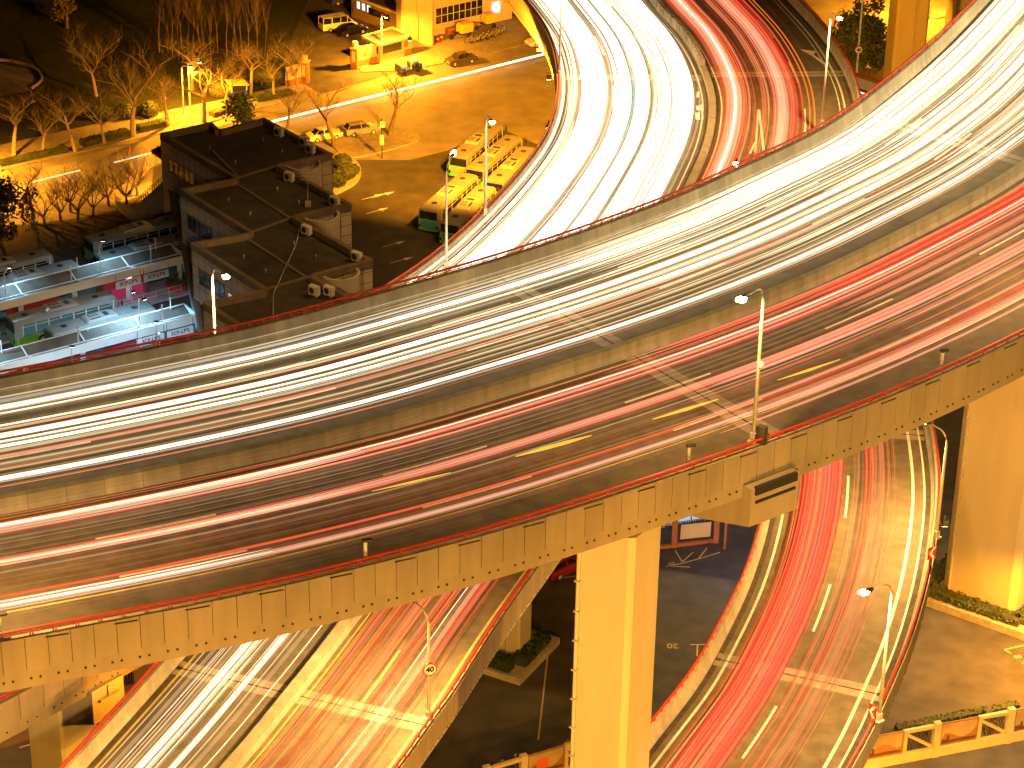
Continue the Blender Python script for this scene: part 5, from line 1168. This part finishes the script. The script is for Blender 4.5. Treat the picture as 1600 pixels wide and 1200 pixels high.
ki = thing('kiosk', 'blue and yellow ticket kiosk with a slanted roof on the park pavement', 'kiosk', P(371, 153, .14), R(25)); mb = MB(); mb.box((0, 0, .6), (2.2, 1.8, 1.2)); mb.build('base', 'car_blue', ki)
mb = MB(); mb.box((0, 0, 1.6), (2.1, 1.7, .8)); mb.build('window', 'glass_dark', ki); mb = MB(); mb.box((0, 0, 2.1), (2.6, 2.1, .14), 0, 0, 1, .12)
for x in (-1, 1):
    for y in (-.8, .8): mb.beam((x, y, 1.2), (x, y, 2.1), .14, .14)
mb.build('roof', 'car_yellow', ki)
def make_tricycle(label):
    t = thing('delivery_tricycle', label, 'tricycle', (0, 0, 0), 0, 'delivery tricycles with yellow boxes'); mb = MB()
    mb.loft([[(x, -w, .85), (x, -w, z - .12), (x, -w + .12, z), (x, w - .12, z), (x, w, z - .12), (x, w, .85)] for x, w, z in ((-1.5, .66, 2.0), (-1.4, .7, 2.1), (.35, .7, 2.1), (.5, .62, 1.95))]); bx = mb.build('cargo_box', 'car_yellow', t)
    mb = MB(); mb.box((-1.52, 0, 1.3), (.03, .5, .2)); mb.box((-.4, -.72, 1.5), (.3, .03, .3)); mb.build('emblem', 'dark_metal', bx)
    mb = MB(); mb.box((-.4, 0, .75), (2.2, 1.2, .12)); mb.tube([(.6, 0, .7), (1.2, 0, .55), (1.7, 0, .35)], .05, 6); mb.tube([(1.7, 0, .35), (1.45, 0, 1.1)], .04, 6); mb.tube([(1.4, -.32, 1.15), (1.4, .32, 1.15)], .03, 6); mb.build('frame', 'dark_metal', t)
    mb = MB(); mb.box((.85, 0, .95), (.5, .35, .14)); mb.build('saddle', 'rubber', t)
    for c in ((-.9, .6), (-.9, -.6), (1.7, 0)): mb = MB(); q = Vector((c[0], c[1], .33)); mb.tube([q - Vector((0, .07, 0)), q + Vector((0, .07, 0))], .33, 14); mb.build('wheel', 'rubber', t)
    return t
tr0 = place(make_tricycle('yellow box tricycle standing apart at the left of the three'), (730, 57), (713, 61))
for p_, q_, lab in (((768, 42), (752, 46), 'yellow box tricycle nearest the lit white sign'), ((752, 36), (735, 40), 'yellow box tricycle behind the other two')):
    place(copy_tree(tr0), p_, q_)['label'] = lab; 
for o in COL.objects:
    if o.name.startswith('delivery_tricycle.') and o.parent is None: pass
def make_bicycle(label):
    t = thing('bicycle', label, 'bicycle', (0, 0, 0), 0, 'bicycles parked along the forecourt edge')
    for x in (-.52, .52): mb = MB(); pts = [(x + .33 * math.cos(k * math.pi / 9), 0, .34 + .33 * math.sin(k * math.pi / 9)) for k in range(19)]; mb.tube(pts, .03, 5, cap=False); mb.build('wheel', 'rubber', t)
    mb = MB()
    for a, b in (((-.52, .34), (-.1, .32)), ((-.1, .32), (-.25, .8)), ((-.25, .8), (-.52, .34)), ((-.1, .32), (.38, .85)), ((-.22, .75), (.38, .85)), ((.52, .34), (.36, 1.0))): mb.tube([(a[0], 0, a[1]), (b[0], 0, b[1])], .028, 5)
    mb.build('frame', 'pole_metal', t); mb = MB(); mb.tube([(.3, -.28, 1.0), (.36, 0, 1.02), (.3, .28, 1.0)], .025, 5); mb.build('handlebar', 'dark_metal', t); mb = MB(); mb.box((-.27, 0, .84), (.26, .16, .07)); mb.build('saddle', 'rubber', t)
    return t
bk = make_bicycle('bicycle standing in the crowded row along the forecourt edge')
for i in range(14):
    c = bk if i == 0 else copy_tree(bk); f = i / 13; p = P(733 + 52 * f, 68 - 14 * f, .13); c.location = (p.x, p.y + rnd.uniform(-.4, .6), .13); c.rotation_euler = (R(rnd.uniform(-6, 6)), 0, R(60 + rnd.uniform(-15, 15)))
# ------------------------------------------------------------------ gate, gate house, buildings at the top
mat('cream_wall', (.55, .48, .34), .8, .12, 1); mat('brick', (.3, .13, .06), .85, .3, 4); emit('window_white', (.85, .92, 1), 1.6); emit('sign_white', (.8, .95, 1), 2.0); emit('shop_glow', (.6, .74, 1), .75)
def gate_pillar(px, label, globe=True):
    t = thing('gate_pillar', label, 'gate pillar', P(px[0], px[1], 0), R(-20), 'brick gate pillars'); mb = MB(); mb.box((0, 0, 1.4), (.95, .95, 2.8)); mb.build('shaft', 'brick', t); mb = MB(); mb.box((0, 0, 2.88), (1.15, 1.15, .18)); mb.lathe([(.35, 2.97), (.42, 3.3), (.35, 3.7), (.1, 3.75)], n=12); mb.build('cap', 'cream_wall', t)
    for a in (0, R(-90)):
        mb = MB(); v = rot2(0, -.49, a + 0); mb.box((v[0], v[1], 1.7), (.42, .06, 1.5), a); pl = mb.build('name_plate', 'white_metal', t); q = rot2(0, -.525, a)
        for k in range(5): text('#', .24, 'rubber', pl, (q[0], q[1], 2.3 - k * .3), (R(90), 0, a)) if k % 2 == 0 else text('=', .26, 'rubber', pl, (q[0], q[1], 2.3 - k * .3), (R(90), 0, a))
    return t
gate_pillar((555, 106), 'brick gate pillar with a globe cap, right side of the gate'); gate_pillar((477, 128), 'brick gate pillar with lit name plate, left side of the gate')
def gate_wall(a, b, label, n, brick=True):
    A, B = P(*a, 0), P(*b, 0); d = B - A; l = d.length; t = thing('gate_wall', label, 'wall', (A + B) / 2, math.atan2(d.y, d.x), 'cream gate walls'); mb = MB(); mb.box((0, 0, .5), (l, .32, 1.0)); mb.build('brick_base', 'brick', t); mb = MB(); mb.box((0, 0, 1.85), (l, .26, 1.7)); mb.box((0, 0, 2.74), (l, .4, .1)); mb.build('panel_wall', 'cream_wall', t)
    for k in range(n):
        x = -l / 2 + l * (k + .5) / n; mb = MB(); pts = [(x + .62 * max(-.85, min(.85, 1.1 * math.cos(w * math.pi / 10))), -.145, 1.85 + .55 * max(-.85, min(.85, 1.1 * math.sin(w * math.pi / 10)))) for w in range(20)]; mb.add(pts, [tuple(range(20))]); mb.build('relief_panel', 'brick', t)
gate_wall((561, 105), (642, 86), 'cream wall with four round cornered panels beside the right gate pillar', 4); gate_wall((447, 137), (470, 131), 'short cream wall with one panel by the left gate pillar', 1)
gh = thing('gate_house', 'small gate house with a flat overhanging roof behind the cream wall', 'gate house', P(602, 84, 0)); mb = MB(); mb.prism([(P(x, y, 3.0).x, P(x, y, 3.0).y) for x, y in ((566, 58.6), (613, 45.3), (640, 57), (591, 70.5))], 2.9, 3.15); mb.build('roof', 'roof_felt', gh, world=True)
mb = MB(); pp = [P(x, y, 3.0) for x, y in ((566, 58.6), (613, 45.3), (640, 57), (591, 70.5))]
for i in range(4): mb.beam(pp[i] + Vector((0, 0, .1 + .003 * i)), pp[(i + 1) % 4] + Vector((0, 0, .1 + .003 * i)), .2, .35)
mb.build('eaves', 'cream_wall', gh, world=True); c_ = (pp[0] + pp[1] + pp[2] + pp[3]) / 4; mb = MB(); mb.prism([((c_ + (p - c_) * .78).x, (c_ + (p - c_) * .78).y) for p in pp], 0, 2.9); mb.build('wall', 'cream_wall', gh, world=True)
mb = MB()
for i in range(4):
    a = c_ + (pp[i] - c_) * .785; b = c_ + (pp[(i + 1) % 4] - c_) * .785; mb.beam(a.lerp(b, .12) - Vector((0, 0, 1.1)), a.lerp(b, .88) - Vector((0, 0, 1.1)), .06, 1.1)
mb.build('window', 'glass_dark', gh, world=True)
bq = thing('low_building', 'low courtyard building with three small lit windows, top', 'building', P(585, 35, 0)); mb = MB(); A, B = P(549, 26, 0), P(622, 54, 0); d = (B - A).normalized(); f = Vector((d.y, -d.x, 0)); f = f if f.y > 0 else -f
mb.prism([(p.x, p.y) for p in (A, B, B + f * 14, A + f * 14)], 0, 3.0, 0, 1); mb.build('wall', ['trim_brown', 'roof_felt'], bq, world=True); mb = MB(); mb.beam(A + Vector((0, 0, 3.05)), B + Vector((0, 0, 3.05)), .4, .22); mb.build('roof_edge', 'cream_wall', bq, world=True)
L_ = (B - A).length
for k in (.16, .27, .38): mb = MB(); q = A + d * L_ * k - f * .03 + Vector((0, 0, 2.1)); mb.beam(q - d * .28, q + d * .28, .05, 1.0); w = mb.build('window', 'window_white', bq, world=True); mb = MB(); mb.beam(q - f * .02 - Vector((0, 0, .5)), q - f * .02 + Vector((0, 0, .5)), .05, .05); mb.build('bar', 'dark_metal', w, world=True)
mb = MB(); q = A + d * L_ * .6 - f * .05 + Vector((0, 0, 1.9)); mb.beam(q - d * 2.2, q + d * 2.2, .06, 1.0); mb.build('notice_board', 'glass_dark', bq, world=True)
fac = thing('office_building', 'building with a long dark window grid behind the delivery tricycles', 'building', P(735, 44, 0)); A, B = P(668, 60, 0), P(800, 30, 0); d = (B - A).normalized(); f = Vector((d.y, -d.x, 0)); f = f if f.y > 0 else -f; L_ = (B - A).length
mb = MB(); mb.prism([(p.x, p.y) for p in (A, B, B + f * 8, A + f * 8)], 0, 10); mb.build('wall', 'wall_panel', fac, world=True); q0 = A + d * L_ * .09 - f * .06; q1 = A + d * L_ * .64 - f * .06
mb = MB(); mb.beam(q0 + Vector((0, 0, 2.9)), q1 + Vector((0, 0, 2.9)), .06, 2.3); w = mb.build('window', 'glass_dark', fac, world=True); mb = MB()
for k in range(9): q = q0.lerp(q1, k / 8) - f * .05; mb.beam(q + Vector((0, 0, 1.75)), q + Vector((0, 0, 4.05)), .09, .09)
for z in (1.75, 2.9, 4.05): mb.beam(q0 - f * .06 + Vector((0, 0, z)), q1 - f * .06 + Vector((0, 0, z)), .08, .09)
mb.build('frame', 'pole_metal', w, world=True); mb = MB(); q = A + d * L_ * .8 - f * .15 + Vector((0, 0, 2.3)); mb.beam(q - d * .6, q + d * .6, .12, 1.5); mb.build('lit_sign', 'sign_white', fac, world=True)
mb = MB(); q = A + d * L_ * .2 - f * .4; mb.beam(q + Vector((0, 0, .5)), q + d * 5 + Vector((0, 0, .5)), .6, 1.0); mb.build('parapet_wall', 'brick', fac, world=True)
for i, (x, y, z) in enumerate(((684, 66, 0), (690, 63, 0))):
    t = thing('fire_hydrant', 'red and white bollard by the big yellow column, ' + ('left one' if i == 0 else 'right one'), 'bollard', P(x, y, .13), 0, 'red and white bollards'); mb = MB(); mb.lathe([(.3, 0), (.22, .1), (.14, .8), (.1, .85)], n=10); mb.build('post', 'red_paint', t); mb = MB(); mb.lathe([(.19, .4), (.18, .6)], n=10); mb.build('band', 'white_paint', t)
bs = thing('bus_stop_sign', 'bus stop sign post by the silver hatchback', 'sign', P(597, 248, 0)); mb = MB(); mb.tube([(0, 0, 0), (0, 0, 5.2)], .07, 8); mb.build('post', 'dark_metal', bs); mb = MB(); mb.box((.1, -.1, 4.5), (.6, .06, .75)); mb.build('plate', 'white_metal', bs); mb = MB(); mb.box((0, -.14, 2.5), (.45, .06, 1.3)); mb.build('timetable', 'white_metal', bs)
text('P', .55, 'rubber', bs, (.1, -.135, 4.5), (R(90), 0, 0))
# ------------------------------------------------------------------ shop front, railings and fences at ground level
sh = thing('shop_front', 'blue white lit shop front seen under the high deck', 'shop front', P(1140, 835, 0)); A, B = P(1000, 838, 0), P(1230, 800, 0); d = (B - A).normalized(); f = Vector((d.y, -d.x, 0)); f = f if f.y > 0 else -f
A += f * .9; B += f * .9; mb = MB(); mb.beam(A + Vector((0, 0, 2.6)), B + Vector((0, 0, 2.6)), .1, 4.6); mb.build('lit_window', 'shop_glow', sh, world=True); mb = MB(); L_ = (B - A).length
for k in range(12): q = A.lerp(B, k / 11) - f * .1; mb.beam(q, q + Vector((0, 0, 5)), .14, .14)
for z in (.15, 1.6, 4.9): mb.beam(A - f * .12 + Vector((0, 0, z)), B - f * .12 + Vector((0, 0, z)), .14, .2)
mb.build('frame', 'white_metal', sh, world=True); mb = MB()
for k in (.42, .46, .5): q = A.lerp(B, k) - f * .2; mb.beam(q + Vector((0, 0, 5)), q + d * 1.2 + Vector((0, 0, .2)), .18, .08)
mb.build('dark_stripe', 'brick', sh, world=True); o = lamp_light(sh, tuple(Vector(P(1140, 812, 5)) - sh.location), 450, (.5, .65, 1), 150)
fe = thing('fence', 'spiked metal fence with brick posts and a blank board under the high deck', 'fence', P(1085, 848, 0)); A, B = P(1030, 857, 0), P(1120, 846, 0); mb = MB(); n = 24
mb.beam(A + Vector((0, 0, .15)), B + Vector((0, 0, .15)), .3, .3); mb.build('base', 'brick', fe, world=True); mb = MB()
for k in range(n + 1): q = A.lerp(B, k / n); mb.beam(q, q + Vector((0, 0, 2.6)), .05, .05)
for z in (.5, 2.2): mb.beam(A + Vector((0, 0, z)), B + Vector((0, 0, z)), .05, .06)
mb.build('railings', 'dark_metal', fe, world=True)
for x, y in ((1053, 854), (1118, 847)): mb = MB(); q = P(x, y, 0); mb.box((q.x, q.y, 1.4), (.5, .5, 2.8)); mb.build('post', 'brick', fe, world=True)
mb = MB(); a, b = P(1062, 852.6, 0), P(1109, 847.6, 0); mb.beam(a + Vector((0, -.15, 1.5)), b + Vector((0, -.15, 1.5)), .08, 1.5); mb.build('board', 'cream_wall', fe, world=True)
t = thing('post', 'lone slim post with a dark top in front of the lit shop front', 'post', P(1132, 857, 0)); mb = MB(); mb.tube([(0, 0, 0), (0, 0, 3.2)], .13, 8); mb.build('shaft', 'brick', t); mb = MB(); mb.tube([(0, 0, 3.2), (0, 0, 5)], .1, 8); mb.build('upper_shaft', 'dark_metal', t)
mat('poster_sky', (.5, .36, .2), .5, .3, .5); mat('poster_dark', (.12, .06, .04), .5, .2, .8); mat('poster_mid', (.35, .18, .08), .5, .2, .8); mat('fence_cream', (.62, .52, .32), .75, .12, 1); mat('frame_wood', (.32, .16, .05), .6, .15, 2); mat('orange_disc', (.7, .14, .02), .5, .1, 1)
def art_fence(A, B, label, start, hgt=3.0, kinds='pbpbpb', disc=False):
    d = (B - A); l = d.length; rz = math.atan2(d.y, d.x); t = thing('fence', label, 'fence', A, rz); mb = MB(); mb.box((l / 2, 0, .45), (l, .3, .9)); mb.build('wall_base', 'fence_cream', t); x = start; i = 0; wp, wb = 3.3, 2.6
    while x < l:
        k = kinds[i % len(kinds)]
        if k == 'p':
            mb = MB(); mb.box((x + wp / 2, 0, 2.0), (wp, .12, 2.1)); fr = mb.build('picture_frame', 'frame_wood', t); mb = MB(); mb.box((x + wp / 2, -.07, 2.0), (wp - .3, .03, 1.8)); pc = mb.build('picture', 'poster_sky', t)
            mb = MB(); y = -.09; z0 = 1.12; q = [(x + .16, z0), (x + wp - .16, z0), (x + wp - .16, z0 + .55 + .3 * (i % 3))] + [(x + wp - .16 - (wp - .3) * u, z0 + .35 + (.65 * math.sin(u * 3.1 + i) ** 2)) for u in (.15, .3, .45, .6, .75, .9)] + [(x + .16, z0 + .3)]
            mb.add([(a, y, b) for a, b in q], [tuple(range(len(q)))]); mb.build('picture_hill', 'poster_mid', pc); mb = MB(); q = [(x + .16, z0), (x + wp - .16, z0), (x + wp - .16, z0 + .25), (x + wp * .5, z0 + .3), (x + .9, z0 + .25), (x + .82, z0 + .3), (x + .8, z0 + .75), (x + .62, z0 + .75), (x + .6, z0 + .35), (x + .16, z0 + .4)]
            mb.add([(a, y - .008, b) for a, b in q], [tuple(range(len(q)))]); mb.build('picture_ground', 'poster_dark', pc)
            if disc and i == 2: mb = MB(); mb.add([(x + wp * .4 + .55 * math.cos(w * math.pi / 14), y - .016, 2.0 + .55 * math.sin(w * math.pi / 14)) for w in range(28)], [tuple(range(28))]); mb.build('picture_disc', 'orange_disc', pc)
            x += wp
        else:
            mb = MB(); mb.box((x + wb / 2, 0, 2.92), (wb, .28, .28)); mb.box((x + .15, 0, 1.9), (.3, .26, 2.0)); mb.beam((x + .25, 0, 2.65), (x + wb - .1, 0, 1.05), .24, .24); mb.build('brace_frame', 'fence_cream', t)
            mb = MB(); mb.box((x + wb + .28, 0, 1.62), (.56, .42, 3.25)); mb.build('post', 'fence_cream', t); mb = MB(); n = 16
            for k in range(n): mb.box((x + .35 + (wb - .4) * k / n, .12, 1.85), (.05, .05, 1.9))
            mb.build('bars', 'dark_metal', t); mb = MB()
            for _ in range(160): leafq(mb, Vector((x + rnd.uniform(.2, wb), rnd.uniform(.25, .6), rnd.uniform(.9, 3.0))), .16)
            o = mb.build('creeper', 'hedge_dry', t); x += wb + .56
        i += 1
    return t
A = P(1300, 1212, 0); B = P(1660, 1143, 0); art_fence(A, B, 'cream street fence with framed pictures and diagonal braces, lower right corner', 2.6)
A = P(700, 1270, 0); B = P(905, 1206, 0); art_fence(A, B, 'cream street fence with an orange disc picture, bottom centre', 0.4, kinds='bbp', disc=True)
hp_ = [P(1400, 1142, 0), P(1590, 1105, 0)]; tag(hedge_mb(hp_, 0, .5, .8).build('hedge', 'hedge'), 'dark hedge behind the street fence, lower right', 'hedge')
t = thing('building_wall', 'wall with a barred dark window under the high deck, bottom left', 'wall', P(150, 1080, 0)); A, B = P(-60, 1190, 0), P(330, 1062, 0); d = (B - A).normalized(); f = Vector((d.y, -d.x, 0)); f = f if f.y > 0 else -f
mb = MB(); mb.prism([(p.x, p.y) for p in (A, B, B + f * 4, A + f * 4)], 0, 6); mb.build('wall', 'trim_brown', t, world=True); L_ = (B - A).length; mb = MB(); q = A + d * L_ * .62 - f * .03 + Vector((0, 0, 3.2)); mb.beam(q - d * 1.4, q + d * 1.4, .06, 2.2); w = mb.build('window', 'glass_dark', t, world=True); mb = MB()
for k in range(12): mb.beam(q - f * .06 + d * (-1.3 + k * .236) - Vector((0, 0, 1.05)), q - f * .06 + d * (-1.3 + k * .236) + Vector((0, 0, 1.05)), .05, .05)
mb.build('bars', 'trim_brown', w, world=True)
ac = ac_unit((14, 1152), 0, R(20), 'tall two fan outdoor unit at the bottom left edge', 1.4, True, None)
# signs fixed to the ramps
def chevron(loc, rz, label, flip=1):
    t = thing('chevron_sign', label, 'traffic sign', loc, rz, 'red and white bend chevron signs'); mb = MB(); mb.box((0, 0, .9), (.62, .05, .95)); mb.build('plate', 'red_paint', t); mb = MB()
    mb.add([(x * flip, -.03, z) for x, z in ((-.22, .9), (.08, 1.33), (.28, 1.33), (-.02, .9), (.28, .47), (.08, .47))], [(0, 1, 2, 3), (0, 3, 4, 5)]); mb.build('arrow', 'white_paint', t); mb = MB(); mb.tube([(0, .05, -.2), (0, .05, 1.2)], .04, 6); mb.build('post', 'pole_metal', t); return t
chevron(P(1454, 882, ZR + 1), R(25), 'red and white chevron sign on the rail below the big yellow pier'); chevron(P(1361, 1131, ZR + 1), R(-50), 'red and white chevron sign at the foot of the near lamp, lower right'); chevron(P(1306, 52, ZR + 1), R(10), 'chevron sign on the red ramp wall at the top')
def speed_sign(parent, h, s, r=.42):
    mb = MB(); mb.tube([(0, -.03, 0), (0, .03, 0)], r, 28); o = mb.build('speed_sign', 'red_paint', parent); o.location = (0, 0, h); mb = MB(); mb.tube([(0, -.034, 0), (0, -.04, 0)], r * .82, 28); d_ = mb.build('sign_disc', 'white_paint', o)
    text(s, r * 1.1, 'rubber', o, (0, -.045, 0), (R(90), 0, 0), 'number', bold=.025); return o
sp = speed_sign(lamp40, 3.6, '40', .44); a_ = lamp40.rotation_euler.z; sp.rotation_euler = (0, 0, -a_ + R(18)); q = Vector((math.cos(-a_ - R(72)), math.sin(-a_ - R(72)))) * .2; sp.location = (q.x, q.y, 3.6)
p40 = thing('lamp_pole', 'tall thin pole with a round 40 speed sign at the top right', 'pole', P(1338, 118, 24.9)); mb = MB(); mb.tube([(0, 0, 0), (0, 0, 12)], [.13, .08], 8); mb.build('pole', 'pole_metal', p40); s_ = speed_sign(p40, 2.9, '40', .42); s_.location = (0, -.2, 2.9)
# short posts with plates along the near edge of the high deck
for x, y, lab in ((571, 878, 'short plate post on the near deck edge above the lower left ramp'), (1075, 728, 'short plate post on the near deck edge left of the tall lamp'), (1470, 578, 'short plate post on the near deck edge at the right'), (2, 995, 'short plate post on the near deck edge at the left picture edge')):
    t = thing('marker_post', lab, 'post', P(x, y, ZU + .9), R(20), 'short plate posts on the high deck edge'); mb = MB(); mb.box((0, 0, .55), (.16, .12, 1.2)); mb.build('post', 'pole_metal', t); mb = MB(); mb.box((.1, 0, 1.2), (.5, .2, .12)); mb.build('bracket', 'dark_metal', t)
# light streaks on the orange road
def road_streak(pts, w, c, label, h=.7):
    mb = MB(); mb.tube([P(x, y, h) for x, y in pts], w / 2, 6, 0, .6, cap=False); return tag(mb.build('light_trail', 'streak_' + c), label, 'light trail')
road_streak([(425, 190), (560, 156), (700, 122), (800, 97), (872, 79)], .42, 'hot_white', 'single straight white streak along the orange road')
road_streak([(48, 285), (80, 277), (125, 266)], .26, 'white', 'white streak on the road at far left behind the bare branches'); road_streak([(178, 254), (236, 239)], .26, 'white', 'short white streak on the road beside the stepped building')
road_streak([(45, 322), (70, 316), (94, 309)], .3, 'red', 'short red streak on the road behind the leafless shrubs')
# ------------------------------------------------------------------ sodium lamps at ground level
def ground_lamp(px, h, head, label, power, size=150, group='sodium lamps at ground level'):
    b = P(px[0], px[1], 0); a = math.atan2(head[1], head[0]); L_ = math.hypot(*head); t = thing('street_lamp', label, 'street lamp', b, a, group); mb = MB(); mb.tube([(0, 0, 0), (0, 0, h - .3), (.2, 0, h), (L_, 0, h + .1)], [.12, .09, .07, .05], 8); mb.build('pole', 'pole_metal', t)
    mb = MB(); mb.box((L_ + .2, 0, h + .08), (.7, .3, .16)); hd = mb.build('lamp_head', 'dark_metal', t); mb = MB(); mb.box((L_ + .2, 0, h - .02), (.55, .24, .08)); mb.build('lens', 'lamp_deep', hd); lamp_light(t, (L_ + .2, 0, h - .2), power, DEEP, size); return t
emit('lamp_deep', (1, .5, .1), 60)
ground_lamp((287, 180), 6.6, (1.0, -.2), 'left one of two sodium lamps by the brightly lit tree', 30000, 170); ground_lamp((297, 170), 6.2, (1.2, .2), 'right one of two sodium lamps by the brightly lit tree', 9000, 170)
ground_lamp((597, 100), 7.0, (.5, -1.0), 'slim lamp pole in front of the gate house', 50000, 165)
ground_lamp((-60, 300), 8, (1.5, 1), 'sodium lamp left of the picture edge by the road', 48000)
ground_lamp((1490, 1490), 9, (-.8, 1.5), 'sodium lamp below the lower right corner', 90000, 160); ground_lamp((1700, 1060), 9, (-1.5, .2), 'sodium lamp right of the big yellow pier, outside the picture', 40000, 160); ground_lamp((780, 1500), 9, (.2, 1.5), 'sodium lamp below the bottom fence', 14000)
def flood(loc, tgt, label, power, size=70):
    t = thing('floodlight', label, 'floodlight', loc, 0, 'sodium floodlights on the white ramp and building'); mb = MB(); mb.box((0, 0, .1), (.5, .5, .3)); mb.beam((0, 0, .25), (0, 0, .7), .1, .1); mb.build('housing', 'dark_metal', t); mb = MB(); mb.box((0, 0, -.07), (.4, .4, .03)); mb.build('lens', 'lamp_deep', t)
    o = lamp_light(t, (0, 0, -.2), power, DEEP, size, .25); o.rotation_euler = (Vector(tgt) - Vector(loc)).to_track_quat('-Z', 'Y').to_euler(); return t
flood(RW.pt(RW.find(873, 105)[0], 0, -1.2, -.7), P(735, 132, 0), 'floodlight bracketed on the outer side of the white ramp bend', 300000, 58)
flood(RW.pt(RW.find(862, 60)[0], 0, -1.2, -.7), P(690, 110, 0), 'floodlight on the outer side of the white ramp, upper one', 500000, 85)
flood(RW.pt(RW.find(845, 222)[0], 0, -1.2, -.7), P(590, 185, 0), 'floodlight on the outer side of the white ramp, lower one', 55000, 26)
flood(P(247, 236, 6.1), P(215, 268, 0), 'floodlight under the porch slab of the stepped building', 20000, 130)
flood(RE.pt(RE.find(1300, 50)[0], 1, -1.6, 1.0), P(1360, 70, 3), 'added floodlight on the outer side of the red ramp shining on the trees', 260000, 100)  # added floodlight to brighten the trees and the ground around them
flood(RW.pt(RW.find(866, 180)[0], 0, -1.2, -.7), P(832, 165, 0), 'floodlight on the white ramp bend pointing down at the road', 16000, 75)
flood(RL.pt(RL.find(235, 1045)[0], 0, -1.2, -.6), P(150, 1075, 24), 'added floodlight on the lower left ramp facing the crossbeam end', 2600, 120)  # added floodlight to brighten the end of the crossbeam
q_ = RR.find(1462, 800)[0]; flood(RR.pt(q_, 1, -.9, .6), P(1560, 760, 22), 'added floodlight on the lower right ramp facing the big yellow pier', 38000, 140)  # added floodlight, stands in for street lamp spill on the pier
ground_lamp((1452, 30), 9, (-1.5, -.5), 'sodium lamp beyond the tall grey pier', 60000)
flood(P(640, 62, 12), P(640, 80, 0), 'floodlight on the big yellow column above the gate house', 5000, 150)
